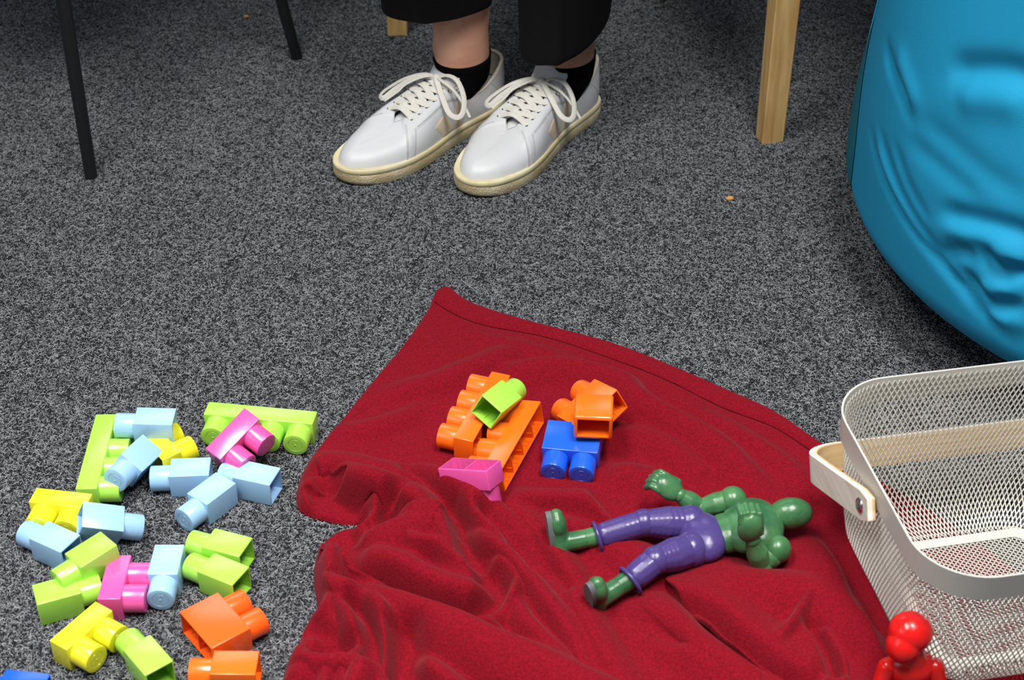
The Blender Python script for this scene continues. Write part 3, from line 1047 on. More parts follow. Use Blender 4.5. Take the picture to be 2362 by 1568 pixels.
def beanbag():
    cx, cy, rb, rm, zm, zt, top = 0.8874, 1.7782, 0.12, 0.4536, 0.117, 0.75, 0.3725
    nz, na = 230, 520
    V = np.zeros((nz + 1, na, 3))
    A = np.linspace(0, 2 * np.pi, na, endpoint=False)

    for i in range(nz + 1):
        u = i / nz
        if u < 0.30:
            q = u / 0.30
            z = zm * (1 - math.cos(q * math.pi / 2))
            r = rb + (rm - rb) * math.sin(q * math.pi / 2)
        elif u < 0.90:
            q = (u - 0.30) / 0.60
            z = zm + (zt - zm) * q
            k = q
            r = rm + (top - rm) * (k * k * (3 - 2 * k))
        else:
            q = (u - 0.90) / 0.10
            z = zt + 0.11 * math.sin(q * math.pi / 2)
            r = max(top * math.cos(q * math.pi / 2), 0.002)
        d = np.zeros(na)
        d = d + 0.003 * np.sin(A * 5 + z * 9) * min(1, z * 6)
        zz = np.full(na, z)
        d = d * min(1.0, r / 0.25)
        V[i, :, 0] = cx - 0.07 * z + (r + d) * np.cos(A)
        V[i, :, 1] = cy + (r + d) * np.sin(A)
        V[i, :, 2] = zz
    # folds of the cloth: points of the photograph carried onto the bag, amplitude in mm, half width in mm
    V[..., 2] += 0.002
    O = np.array([0, 0, CAM_H])
    Q = V.reshape(-1, 3)
    Nn = np.stack([np.cos(A), np.sin(A)], 1)[None].repeat(nz + 1, 0).reshape(-1, 2)
    disp = np.zeros(len(Q))

    def hit(px, py):
        e = np.array(at(px, py, 0.0)) - O
        e = e / np.linalg.norm(e)
        w_ = Q - O
        tt = w_ @ e
        dd = np.linalg.norm(w_ - tt[:, None] * e, axis=1)
        ok = dd < 0.016
        if not ok.any():
            return Q[np.argmin(dd)]
        c = np.where(ok)[0]
        return Q[c[np.argmin(tt[c])]]
    for pts, amp, wd in (
            ([(2013, 100), (2022, 160), (2045, 215), (2068, 275)], -9, 9), ([(2040, 110), (2062, 190), (2090, 260)], 6, 12),
            ([(2150, 175), (2194, 158), (2276, 168), (2331, 185), (2380, 210)], -15, 16), ([(2170, 215), (2250, 225), (2340, 250)], 9, 20),
            ([(2084, 274), (2160, 340), (2249, 417), (2358, 477)], -5, 16), ([(2060, 320), (2140, 400), (2240, 480)], -5, 14),
            ([(2133, 494), (2194, 505), (2303, 549), (2380, 575)], -14, 13), ([(2139, 529), (2249, 555), (2331, 590)], 10, 12),
            ([(2140, 596), (2185, 602), (2215, 596)], -12, 10), ([(2232, 592), (2260, 612), (2281, 636), (2320, 653), (2380, 660)], -20, 10),
            ([(2250, 585), (2300, 605), (2350, 630)], 9, 10), ([(2183, 631), (2205, 655), (2227, 683), (2260, 713), (2303, 719), (2325, 708)], -16, 9),
            ([(2225, 640), (2250, 670), (2285, 690), (2340, 690)], 9, 10), ([(2240, 740), (2290, 760), (2360, 770)], 7, 12),
            ([(1978, 300), (1998, 390), (2062, 521), (2194, 680), (2298, 800)], -5, 7), ([(2000, 300), (2022, 390), (2085, 520), (2205, 660)], -5, 8),
            ([(1990, 300), (2010, 390), (2074, 520), (2200, 672)], 3, 6), ([(2030, 330), (2060, 420), (2115, 520)], -4, 8), ([(2100, 560), (2160, 640), (2230, 730), (2300, 790)], -6, 8)):
        C = catmull([hit(*p) for p in pts], 24)
        best = np.full(len(Q), 9.0)
        wg = np.zeros(len(Q))
        for i in range(len(C) - 1):
            Aa, Bb = C[i], C[i + 1]
            ab = Bb - Aa
            t = np.clip(((Q - Aa) @ ab) / (ab @ ab + 1e-12), 0, 1)
            dd = np.linalg.norm(Q - (Aa + t[:, None] * ab), axis=1)
            m = dd < best
            best[m] = dd[m]
            g = (i + t) / (len(C) - 1)
            wg[m] = np.minimum(1, 4 * np.minimum(g, 1 - g) + 0.15)[m]
        disp += 0.62 * amp / 1000.0 * wg * np.exp(-(best / (wd / 1000.0)) ** 2)
    V[..., 0] += (disp * Nn[:, 0]).reshape(nz + 1, na)
    V[..., 1] += (disp * Nn[:, 1]).reshape(nz + 1, na)
    ii = np.arange((nz + 1) * na).reshape(nz + 1, na)
    F = np.stack([ii[:-1], np.roll(ii[:-1], -1, 1), np.roll(ii[1:], -1, 1), ii[1:]], -1).reshape(-1, 4).tolist()
    F.append(list(ii[0][::-1]))
    F.append(list(ii[-1]))
    o = mesh_obj('beanbag', V.reshape(-1, 3), F, M_bag, None, True)
    tag(o, 'large turquoise blue canvas beanbag slumped on the carpet at the right', 'beanbag')
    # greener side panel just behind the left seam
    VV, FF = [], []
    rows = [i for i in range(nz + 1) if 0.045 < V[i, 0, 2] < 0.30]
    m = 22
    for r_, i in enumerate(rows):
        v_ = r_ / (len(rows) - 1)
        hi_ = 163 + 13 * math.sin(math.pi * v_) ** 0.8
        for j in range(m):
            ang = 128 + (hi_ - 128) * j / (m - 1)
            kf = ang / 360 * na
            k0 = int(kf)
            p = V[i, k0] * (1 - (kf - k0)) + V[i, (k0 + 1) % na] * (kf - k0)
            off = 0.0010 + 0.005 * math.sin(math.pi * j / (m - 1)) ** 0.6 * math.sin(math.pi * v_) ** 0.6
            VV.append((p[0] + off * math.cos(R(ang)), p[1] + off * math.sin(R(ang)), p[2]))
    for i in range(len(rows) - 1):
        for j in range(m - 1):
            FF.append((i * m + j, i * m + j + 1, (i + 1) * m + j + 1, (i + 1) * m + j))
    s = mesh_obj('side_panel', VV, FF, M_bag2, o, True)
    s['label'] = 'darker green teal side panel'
    bm = bmesh.new()
    k = int(163 / 360 * na)
    tube(bm, [V[i, k] + np.array([math.cos(A[k]), math.sin(A[k]), 0]) * 0.0012 for i in range(12, 200, 2)], 0.0016, 6)
    bm_obj('seam', bm, M_bag, o)


beanbag()

# ------------------------------------------------------------------ seats


def tapered_leg(name, p0, p1, s0, s1, mat, parent, rz=0.0, rnd=False):
    """leg from the floor p0 to p1; s = (half width, half depth) or radius"""
    bm = bmesh.new()
    P = [Vector(p0), Vector(p0).lerp(Vector(p1), 0.5), Vector(p1)]
    if rnd:
        tube(bm, P, [s0, (s0 + s1) / 2, s1], 20, up=(1, 0, 0))
    else:
        def pf(i, n):
            t = i / (n - 1)
            a, b = s0[0] + (s1[0] - s0[0]) * t, s0[1] + (s1[1] - s0[1]) * t
            c = 0.0015
            return [(a - c, -b), (a, -b + c), (a, b - c), (a - c, b), (-a + c, b), (-a, b - c), (-a, -b + c), (-a + c, -b)]
        sweep(bm, P, pf, up=(math.cos(rz), math.sin(rz), 0))
    return bm_obj(name, bm, mat, parent, True, 30)


# black tube-legged chair at the upper left: two of its legs stand in the picture
t = empty('metal_chair', (-0.647, 2.328, 0.0), 0)
tag(t, 'chair on thin round black metal legs at the upper left', 'chair')
base = Vector((-0.647, 2.328, 0))
feet = [(-0.5905, 2.020), (-0.339, 2.384), (-0.955, 2.272), (-0.703, 2.636)]
tops = [(-0.592, 2.045), (-0.405, 2.350), (-0.875, 2.270), (-0.700, 2.560)]
for f, g in zip(feet, tops):
    lg = tapered_leg('leg', Vector((*f, 0.0)) - base, Vector((*g, 0.43)) - base, 0.0088, 0.0105, M_black_metal, t, rnd=True)
ax = R(math.degrees(math.atan2(0.364, 0.252)))
bm = bmesh.new()
rbox(bm, 0.46, 0.47, 0.035, 0.014, (0, 0, 0.448), 3, None)
bmesh.ops.rotate(bm, cent=(0, 0, 0), matrix=Matrix.Rotation(R(-34.7), 3, 'Z'), verts=bm.verts)
bm_obj('seat', bm, M_seat, t)
bm = bmesh.new()
rbox(bm, 0.44, 0.03, 0.34, 0.012, (0, 0.235, 0.70), 3, None)
bmesh.ops.rotate(bm, cent=(0, 0, 0), matrix=Matrix.Rotation(R(55.3), 3, 'Z'), verts=bm.verts)
bm_obj('backrest', bm, M_seat, t)

# wooden chair whose front leg shows beside the beanbag
t = empty('wooden_chair', (0.375, 2.13, 0.0), R(15))
tag(t, 'chair with square tapered pale wooden legs beside the blue beanbag', 'chair')
for x, y in ((0, 0), (0.455, 0.0), (0.0, 0.50), (0.455, 0.50)):
    tapered_leg('leg', (x, y, 0.0), (x, y, 0.42), (0.0135, 0.0165), (0.0165, 0.0200), M_wood, t, rz=0)
bm = bmesh.new()
rbox(bm, 0.52, 0.56, 0.045, 0.012, (0.2275, 0.25, 0.4425), 3)
bm_obj('seat', bm, M_seat, t)
bm = bmesh.new()
rbox(bm, 0.50, 0.035, 0.36, 0.012, (0.2275, 0.53, 0.68), 3)
bm_obj('backrest', bm, M_seat, t)

# wooden stool under the person, one leg tip showing beyond the trouser hem
t = empty('wooden_stool', (-0.0275, 2.64, 0.0), 0)
tag(t, 'pale wooden stool under the seated person, one leg tip showing', 'stool')
for x, y in ((-0.1575, -0.163), (0.145, -0.150), (-0.1575, 0.163), (0.1575, 0.163)):
    tapered_leg('leg', (x, y, 0.0), (x * 0.97, y * 0.97, 0.43), (0.014, 0.016), (0.018, 0.018), M_wood, t)
bm = bmesh.new()
rbox(bm, 0.40, 0.38, 0.032, 0.010, (0, 0, 0.446), 3)
bm_obj('seat', bm, M_wood, t)

# ------------------------------------------------------------------ seated person
person = empty('person', (0.0, 2.2, 0.0), 0)
tag(person, 'seated person in cropped black trousers, black socks and white sneakers, only the lower legs showing', 'person')
po = Vector((0, 2.2, 0))


def loft(rings):
    """rings of equal length -> mesh data, capped"""
    V = [p for r in rings for p in r]
    k = len(rings[0])
    F = []
    for i in range(len(rings) - 1):
        for j in range(k):
            F.append((i * k + j, i * k + (j + 1) % k, (i + 1) * k + (j + 1) % k, (i + 1) * k + j))
    return V, F


def limb(ctr, rx, ry, yaw, k=28, tilt=None):
    """rings along centres with local ellipse radii; tilt(i, a) adds height"""
    rings = []
    for i, c in enumerate(ctr):
        r = []
        for j in range(k):
            a = 2 * math.pi * j / k
            x, y = rx[i] * math.cos(a), ry[i] * math.sin(a)
            X = x * math.cos(yaw) - y * math.sin(yaw)
            Y = x * math.sin(yaw) + y * math.cos(yaw)
            r.append((c[0] + X, c[1] + Y, c[2] + (tilt(i, X, Y) if tilt else 0)))
        rings.append(r)
    return rings


SHOES = [dict(toe=(-0.2360, 2.0000), yaw=227.0, L=0.315, side=1), dict(toe=(-0.0670, 1.9700), yaw=235.0, L=0.319, side=1)]
ANK = [Vector((-0.073, 2.172, 0)), Vector((0.079, 2.172, 0))]
# bare shin, ankle and foot (the foot is inside the sock and shoe) as one surface per leg, both in one body mesh
V, F = [], []
for s, a in zip(SHOES, ANK):
    yw = R(s['yaw'])
    d = Vector((math.cos(yw), math.sin(yw), 0))
    ctr, rx, ry = [], [], []
    for off, z, x, y in ((0.075, 0.034, 0.046, 0.026), (0.034, 0.052, 0.048, 0.029), (0.002, 0.074, 0.046, 0.033), (-0.004, 0.100, 0.0405, 0.036),
                         (0.0, 0.125, 0.0425, 0.0380), (0.0, 0.155, 0.0415, 0.0375), (-0.002, 0.185, 0.043, 0.039), (-0.004, 0.230, 0.048, 0.044), (-0.004, 0.30, 0.055, 0.050), (0.0, 0.42, 0.052, 0.052)):
        ctr.append(a + d * off + Vector((0, 0, z)) - po)
        rx.append(x)
        ry.append(y)
    v, f = loft(limb(ctr, rx, ry, yw))
    b = len(V)
    V += v
    F += [tuple(i + b for i in q) for q in f]
    F.append(tuple(b + i for i in range(28)))
    F.append(tuple(b + len(v) - 1 - i for i in range(28)))
    # black sock
    rings = []
    n = 12
    for i in range(n):
        u = i / (n - 1)
        q = u * 3.45
        k = int(q)
        t_ = q - k
        c = ctr[k].lerp(ctr[k + 1], t_)
        ex = 0.0022 + (0.0006 if i == n - 1 else 0)
        rings.append(limb([c], [rx[k] + (rx[k + 1] - rx[k]) * t_ + ex], [ry[k] + (ry[k + 1] - ry[k]) * t_ + ex], yw, 28, (lambda i_, X, Y, u=u: 0.006 * u * (X * d.x + Y * d.y) / 0.05 * -1))[0])
    rings.append(limb([c + Vector((0, 0, 0.001))], [rx[3] + 0.0004], [ry[3] + 0.0004], yw, 28)[0])
    v, f = loft(rings)
    s_o = mesh_obj('sock', v, f, M_sock, person)
    s_o['label'] = 'low black sock'
legs = mesh_obj('legs', V, F, M_skin, person)
legs['label'] = 'bare skin of the lower legs'


def trousers():
    V, F = [], []
    spec = [  # centre x, y, z, rx, ry : from the hem up over the knee to the hip
        [(-0.108, 2.150, 0.201, 0.076, 0.052), (-0.108, 2.150, 0.203, 0.0775, 0.054), (-0.109, 2.148, 0.23, 0.077, 0.062), (-0.116, 2.14, 0.27, 0.074, 0.080), (-0.118, 2.125, 0.36, 0.078, 0.082), (-0.118, 2.110, 0.45, 0.085, 0.085),
         (-0.116, 2.125, 0.53, 0.082, 0.070)],
        [(0.072, 2.150, 0.180, 0.062, 0.074), (0.072, 2.150, 0.182, 0.0635, 0.076), (0.073, 2.148, 0.215, 0.064, 0.077), (0.076, 2.14, 0.27, 0.068, 0.080), (0.080, 2.125, 0.36, 0.075, 0.082), (0.084, 2.110, 0.45, 0.083, 0.085),
         (0.088, 2.125, 0.53, 0.080, 0.070)]]
    rn = random.Random(3)
    for li, sp in enumerate(spec):
        rings = []
        k = 48
        # inner wall first so the hem has thickness
        for idx, (cx, cy, cz, rx, ry) in [(0, (sp[2][0], sp[2][1], sp[2][2], sp[2][3] - 0.004, sp[2][4] - 0.004)), (0, (sp[0][0], sp[0][1], sp[0][2], sp[0][3] - 0.002, sp[0][4] - 0.002))] + list(enumerate(sp)):
            r = []
            for j in range(k):
                a = 2 * math.pi * j / k
                fo = 1 + 0.035 * math.sin(3 * a + li * 1.7 + cz * 6) + 0.02 * math.sin(5 * a + cz * 11)
                X, Y = rx * fo * math.cos(a), ry * fo * math.sin(a)
                # front crease
                cr = 0.006 * math.exp(-((a - 1.45 * math.pi) / 0.12) ** 2)
                Y -= cr
                tz = 0.0
                if cz < 0.26:
                    f_ = 1 - max(0, (cz - 0.18)) / 0.08
                    if li == 0:
                        tz = f_ * (X * 0.06 + Y * 0.02)
                    else:
                        tz = f_ * (X * 0.42 + Y * 0.30 - 0.008)
                r.append((cx + X - po.x, cy + Y - po.y, cz + tz))
            rings.append(r)
        # thigh back to the hip
        for q, (cx, cy, cz, rx, rz_) in enumerate([(sp[-1][0], 2.20, 0.545, 0.082, 0.075), (sp[-1][0] * 0.98, 2.33, 0.552, 0.086, 0.080), (sp[-1][0] * 0.95, 2.47, 0.556, 0.09, 0.086), (sp[-1][0] * 0.9, 2.60, 0.56, 0.092, 0.09)]):
            r = []
            for j in range(k):
                a = 2 * math.pi * j / k
                X, Z = rx * math.cos(a), rz_ * math.sin(a)
                r.append((cx + X - po.x, cy - po.y, cz + Z))
            rings.append(r)
        v, f = loft(rings)
        b = len(V)
        V += v
        F += [tuple(i + b for i in x) for x in f]
        F.append(tuple(b + len(v) - 1 - i for i in range(k)))
    # hips and waist
    rings = []
    for cz, rx, ry in ((0.475, 0.10, 0.06), (0.485, 0.165, 0.105), (0.53, 0.185, 0.125), (0.60, 0.178, 0.125), (0.68, 0.160, 0.112), (0.70, 0.10, 0.08)):
        rings.append([(-0.015 + rx * math.cos(2 * math.pi * j / 48) - po.x, 2.62 + ry * math.sin(2 * math.pi * j / 48) - po.y, cz) for j in range(48)])
    v, f = loft(rings)
    b = len(V)
    V += v
    F += [tuple(i + b for i in x) for x in f]
    F.append(tuple(b + i for i in range(48)))
    F.append(tuple(b + len(v) - 1 - i for i in range(48)))
    o = mesh_obj('trousers', V, F, M_trousers, person, True)
    o['label'] = 'cropped wide black trousers'
    ss = o.modifiers.new('s', 'SUBSURF')
    ss.levels = ss.render_levels = 1


trousers()
# the upper body, above the frame: it leans slightly forward and shades the carpet
blob('jumper', [('e', Vector((-0.015, 2.64, 0.78)) - po, (0.165, 0.115, 0.16)), ('e', Vector((-0.015, 2.62, 0.98)) - po, (0.185, 0.115, 0.17)), ('c', Vector((-0.20, 2.60, 1.06)) - po, 0.060, Vector((-0.25, 2.50, 0.80)) - po, 0.050),
                ('c', Vector((-0.25, 2.50, 0.80)) - po, 0.046, Vector((-0.12, 2.28, 0.70)) - po, 0.038), ('c', Vector((0.17, 2.60, 1.06)) - po, 0.060, Vector((0.22, 2.50, 0.80)) - po, 0.050),
                ('c', Vector((0.22, 2.50, 0.80)) - po, 0.046, Vector((0.09, 2.28, 0.70)) - po, 0.038), ('c', Vector((-0.20, 2.60, 1.07)) - po, 0.062, Vector((0.17, 2.60, 1.07)) - po, 0.062)], 0.012, M_trousers, person)
blob('head', [('c', Vector((-0.015, 2.60, 1.10)) - po, 0.055, Vector((-0.015, 2.57, 1.20)) - po, 0.055), ('e', Vector((-0.015, 2.55, 1.29)) - po, (0.076, 0.095, 0.115))], 0.008, M_skin, person)

# ------------------------------------------------------------------ sneakers


def sneaker(spec, idx):
    Ls = spec['L']
    k = Ls / 0.315
    yw = R(spec['yaw'])
    d = Vector((math.cos(yw), math.sin(yw), 0))
    heel = Vector((*spec['toe'], 0)) - d * Ls
    MW = Matrix.Translation(heel - po) @ Matrix.Rotation(yw, 4, 'Z')

    def place(o):
        o.matrix_local = MW
        return o
    # sole outline, one side (x along the foot, y outward), mm
    so = [(0, 0), (2, 14), (10, 26), (26, 34), (50, 37.5), (80, 38), (110, 38.5), (140, 42), (170, 48), (200, 53), (228, 54.5), (252, 51.5), (277, 43.5), (297, 33), (309.5, 19.5), (314.4, 8.5), (315.2, 0)]
    bend = lambda x: -4.0 * math.sin(max(0, (x - 150) / 165) * math.pi / 2) ** 2 * (1 if idx == 0 else -1)   # slight inward sweep of the toe
    half = catmull(so, 60)
    half[:, 1] = np.clip(half[:, 1], 0, None)
    outl = [(x, y) for x, y in half] + [(x, -y) for x, y in half[-2:0:-1]]
    n = len(outl)

    def sole_ring(ins, z):
        r = []
        for i in range(n):
            a, b = np.array(outl[i - 1]), np.array(outl[(i + 1) % n])
            t = b - a
            t = t / np.linalg.norm(t)
            nr = np.array([-t[1], t[0]])   # outline runs clockwise seen from above: left normal points out for +y side
            p = np.array(outl[i]) - nr * ins * (1 if True else -1)
            spring = 5.0 * max(0, (p[0] - 255) / 60) ** 2 * (1 - z / 40)
            r.append(((p[0]) * k / 1000, (p[1] + bend(p[0])) * k / 1000, (z + spring) / 1000))
        return r
    # outsole: textured lower wall
    rings = [sole_ring(8, 0.6), sole_ring(3.0, 0.6), sole_ring(1.0, 2.0), sole_ring(0.0, 6.0), sole_ring(-0.4, 11.0), sole_ring(0.2, 17.5), sole_ring(1.2, 18.6), sole_ring(10, 18.8)]
    v, f = loft(rings)
    f.append(tuple(range(n)))
    f.append(tuple(len(v) - 1 - i for i in range(n)))
    upper_parent = empty('sneaker', (0, 0, 0))
    upper_parent.parent = person
    upper_parent.matrix_local = MW
    up = upper_parent
    up['label'] = ('white leather low sneaker with beige V patches on the ' + ('foot at left, nearer the black chair' if idx == 0 else 'foot at right, nearer the beanbag'))
    mesh_obj('sole', v, f, M_sole_tex, up, True, 40)['label'] = 'cream rubber sole with stippled wall'
    rings = [sole_ring(3, 18.0), sole_ring(0.4, 18.4), sole_ring(-0.5, 19.6), sole_ring(-0.2, 24.0), sole_ring(0.8, 26.0), sole_ring(2.2, 26.6), sole_ring(3.4, 26.0), sole_ring(12, 25.0)]
    v, f = loft(rings)
    f.append(tuple(len(v) - 1 - i for i in range(n)))
    mesh_obj('foxing_band', v, f, M_sole, up, True, 50)['label'] = 'smooth cream rubber band above the sole'

    # upper: base rail and top rail, mm
    BR = [(5, 0), (7, 13), (15, 23), (32, 31), (60, 34), (88, 34.5), (112, 35), (138, 38), (166, 43), (196, 49), (222, 50.5), (246, 48), (268, 40), (285, 31.5), (299, 20.5), (307.5, 9), (309, 0)]
    TR = [(3, 0, 92), (5, 12, 91), (13, 21, 86), (36, 27, 72), (62, 30, 63), (84, 31, 65), (104, 27, 82), (128, 20.5, 86), (152, 17.5, 79), (176, 15.5, 71), (198, 11.5, 63.5), (212, 0.5, 58), (226, 0, 54.5), (240, 0, 51.8), (253, 0, 50), (265, 0, 48.8), (275, 0, 47.8)]
    NSS, NT = 150, 44
    B, T = catmull(BR, NSS + 1), catmull(TR, NSS + 1)
    B[:, 1] = np.clip(B[:, 1], 0, None)
    T[:, 1] = np.clip(T[:, 1], 0, None)
    m_ = len(BR) - 1

    def S(s, t, side, off=0.0):
        """point of the upper; s in 0..16 along the rails, t 0 (sole) .. 1 (top edge)"""
        q = min(max(s / m_ * NSS, 0), NSS - 1e-6)
        i = int(q)
        fr = q - i
        b = B[i] + (B[i + 1] - B[i]) * fr
        tp = T[i] + (T[i + 1] - T[i]) * fr
        a = t * math.pi / 2
        toe = min(max((s - 8.5) / 4, 0), 1)
        pc_, ps = 0.95 - 0.12 * toe, 0.80 + 0.14 * toe
        # collar region: straighter walls
        col = 1 - min(max((s - 4.5) / 3, 0), 1)
        c = (math.cos(a) ** pc_) * (1 - col) + (1 - t ** 1.5 * 1.0) * col
        sn = (math.sin(a) ** ps) * (1 - col) + (t) * col
        bulge = col * 4.5 * math.sin(math.pi * min(t * 1.0, 1)) * (1 if t < 1 else 0)
        x = tp[0] + (b[0] - tp[0]) * c
        y = tp[1] + (b[1] - tp[1]) * c
        z = 23.0 + (tp[2] - 23.0) * sn
        if bulge:
            h = math.hypot(b[0] - 45, b[1]) if s < 4 else 1
            if s < 4:
                x += bulge * 0.5 * (b[0] - 45) / h
                y += bulge * 0.5 * b[1] / h
            else:
                y += bulge * 0.4
        return np.array([x, y, z])

    def SP(s, t, side, off=0.0):
        p = S(s, t, side)
        if off:
            e = 0.03
            ps_, ns_ = S(min(s + e, m_), t, side), S(max(s - e, 0), t, side)
            pt_, nt_ = S(s, min(t + 0.02, 1), side), S(s, max(t - 0.02, 0), side)
            nr = np.cross(ps_ - ns_, pt_ - nt_)
            l = np.linalg.norm(nr)
            nr = nr / l if l > 1e-9 else np.array([0, 0, 1.0])
            if nr[2] < -0.2 or (nr[1] < 0 and nr[2] < 0.3):
                nr = -nr
            p = p + nr * off
        return np.array([p[0] * k, (p[1] * side + bend(p[0])) * k, p[2]]) / 1000

    def sm(x, a, b):
        x = min(max((x - a) / (b - a), 0), 1)
        return x * x * (3 - 2 * x)
    V, F = [], []
    for side in (1, -1):
        b0 = len(V)
        for i in range(NSS + 1):
            s = i / NSS * m_
            for j in range(NT + 1):
                t = j / NT
                # quarter panel lies over the vamp; eyestay lies over the quarter
                sb = 10.35 + 0.35 * (1 - t)
                qp = 1 - sm(s, sb - 0.06, sb + 0.02)
                te = 0.60 + 0.0 * s
                es = sm(t, te - 0.01, te + 0.02) * sm(s, 5.9, 6.1) * qp
                strip = (sm(s, 9.75 + 0.35 * (1 - t), 9.83 + 0.35 * (1 - t))) * qp
                off = 0.9 * qp + 0.7 * max(es, strip)
                # creases over the ball of the foot
                off += -0.22 * math.exp(-((s - 11.35 - 0.25 * math.sin(t * 5)) / 0.10) ** 2) * sm(t, 0.3, 0.6) - 0.16 * math.exp(-((s - 11.9 - 0.2 * math.sin(t * 4)) / 0.09) ** 2) * sm(t, 0.45, 0.7)
                V.append(SP(s, t, side, off))
        for i in range(NSS):
            for j in range(NT):
                a = b0 + i * (NT + 1) + j
                q = (a, a + NT + 1, a + NT + 2, a + 1)
                F.append(q if side < 0 else q[::-1])
    me = bpy.data.meshes.new('upper')
    me.from_pydata([tuple(v) for v in V], [], F)
    bm = bmesh.new()
    bm.from_mesh(me)
    bmesh.ops.remove_doubles(bm, verts=bm.verts, dist=0.00035)
    bmesh.ops.recalc_face_normals(bm, faces=bm.faces)
    rim_e = [e for e in bm.edges if e.is_boundary and min(v.co.z for v in e.verts) > 0.034 and min(v.co.x for v in e.verts) > 0.222 * k]
    bmesh.ops.holes_fill(bm, edges=rim_e, sides=40)
    bmesh.ops.recalc_face_normals(bm, faces=bm.faces)
    toe_v = [v for v in bm.verts if v.co.x > 0.224 * k and v.co.z > 0.030 and not v.is_boundary]
    for _ in range(14):
        bmesh.ops.smooth_vert(bm, verts=toe_v, factor=0.5, use_axis_x=True, use_axis_y=True, use_axis_z=True)
    bm.to_mesh(me)
    bm.free()
    uo = link('upper', me, M_leather, up, True)
    so_ = uo.modifiers.new('thick', 'SOLIDIFY')
    so_.thickness = 0.0022
    so_.offset = -1
    uo['label'] = 'white leather upper'
    # lining roll round the collar
    bm = bmesh.new()
    path = [SP(s, 0.985, 1, -1.2) for s in np.linspace(6.0, 0.0, 30)] + [SP(s, 0.985, -1, -1.2) for s in np.linspace(0.2, 6.0, 30)]
    tube(bm, path, 0.0028, 8)
    bm_obj('collar_lining', bm, M_lining, up, True, None)
    bm = bmesh.new()
    for dz in (0,):
        Rg = []
        for j in range(14):
            t = 0.97 - 0.55 * j / 13
            Rg.append([SP(s, t, 1, -2.8) for s in np.linspace(6.2, 0.0, 26)] + [SP(s, t, -1, -2.8) for s in np.linspace(0.2, 6.2, 26)])
        vv, ff = [p for r in Rg for p in r], []
        c_ = len(Rg[0])
        for i in range(13):
            for j in range(c_ - 1):
                ff.append((i * c_ + j, i * c_ + j + 1, (i + 1) * c_ + j + 1, (i + 1) * c_ + j))
    bm.free()
    mesh_obj('inner_lining', vv, ff, M_lining, up)
    # tongue
    Vt, Ft = [], []
    cen = catmull([(240, 0, 49), (218, 0, 55.5), (196, 0, 62), (174, 0, 70), (150, 0, 79), (132, 0, 89), (118, 0, 101), (108, 0, 112), (103, 0, 119)], 40)
    wid = np.interp(np.linspace(0, 1, 40), [0, 0.12, 0.3, 0.5, 0.75, 0.93, 1.0], [5, 12, 17, 21, 27, 27, 20])
    for lay, dz in ((0, 0.0), (1, -3.2)):
        for i in range(40):
            for j in range(17):
                u = -1 + 2 * j / 16
                y = u * wid[i]
                x, z = cen[i][0], cen[i][2] - 0.0 * u - (abs(u) ** 2.2) * wid[i] * 0.42
                Vt.append(((x + (abs(u) ** 2) * -3.5) * k / 1000, (y + bend(x)) * k / 1000, (z + dz - 0.8) / 1000))
    for lay in (0, 1):
        b = lay * 40 * 17
        for i in range(39):
            for j in range(16):
                a = b + i * 17 + j
                q = (a, a + 1, a + 18, a + 17)
                Ft.append(q if lay == 0 else q[::-1])
    o2 = 40 * 17
    for i in range(39):
        for j in (0, 16):
            a = i * 17 + j
            Ft.append((a, a + 17, a + 17 + o2, a + o2))
    for j in range(16):
        a = 39 * 17 + j
        Ft.append((a, a + 1, a + 1 + o2, a + o2))
    mesh_obj('tongue', Vt, Ft, M_leather, up, True, 60)
    # stitching lines
    bm = bmesh.new()

    def stitch(fn, n_=40, off=1.7):
        for side in (1, -1):
            tube(bm, [SP(*fn(i / (n_ - 1)), side, off) for i in range(n_)], 0.00028, 5)
    stitch(lambda u: (6.0 + 3.55 * u, 0.585))
    stitch(lambda u: (6.0 + 3.65 * u, 0.545), off=1.0)
    stitch(lambda u: (9.70 + 0.37 * u, 0.575 * (1 - u) + 0.02))
    stitch(lambda u: (9.62 + 0.37 * u, 0.545 * (1 - u) + 0.02), off=1.0)
    stitch(lambda u: (10.25 + 0.36 * u, 0.80 * (1 - u) + 0.02))
    stitch(lambda u: (10.17 + 0.36 * u, 0.78 * (1 - u) + 0.02))
    stitch(lambda u: (3.4 - 0.9 * u, 0.95 - 0.9 * u), off=1.0)
    bm_obj('stitching', bm, M_stitch, up, True, None)['kind'] = 'stuff'
    # dark seam at the rear edge of the vamp
    # V patches on both sides
    for side in (1, -1):
        for nm, lf, rt in (
                ('long', [(6.05, 0.03), (5.85, 0.20), (5.62, 0.42), (5.45, 0.62), (5.35, 0.84)], [(6.72, 0.03), (6.70, 0.20), (6.58, 0.42), (6.28, 0.62), (5.55, 0.86)]),
                ('short', [(6.75, 0.03), (6.95, 0.12), (7.28, 0.25), (7.62, 0.38)], [(7.80, 0.03), (7.95, 0.10), (8.15, 0.18), (8.35, 0.27)])):
            A_, B_ = catmull([(*p, 0) for p in lf], 18), catmull([(*p, 0) for p in rt], 18)
            vv, ff = [], []
            for i in range(18):
                for j in range(9):
                    u = j / 8
                    q = A_[i] + (B_[i] - A_[i]) * u
                    edge = 1.45 if 0 < j < 8 and 0 < i < 17 else 0.8
                    vv.append(SP(q[0], q[1], side, edge + 0.3))
            for i in range(17):
                for j in range(8):
                    a = i * 9 + j
                    ff.append((a, a + 1, a + 10, a + 9))
            po_ = mesh_obj('v_patch', vv, ff, M_suede, up, True)
            po_['label'] = nm + ' beige suede stroke of the V emblem'
    # heel tab
    vv, ff = [], []
    ss_ = [(-1, s) for s in np.linspace(1.6, 0.15, 8)] + [(1, s) for s in np.linspace(0.15, 1.6, 8)]
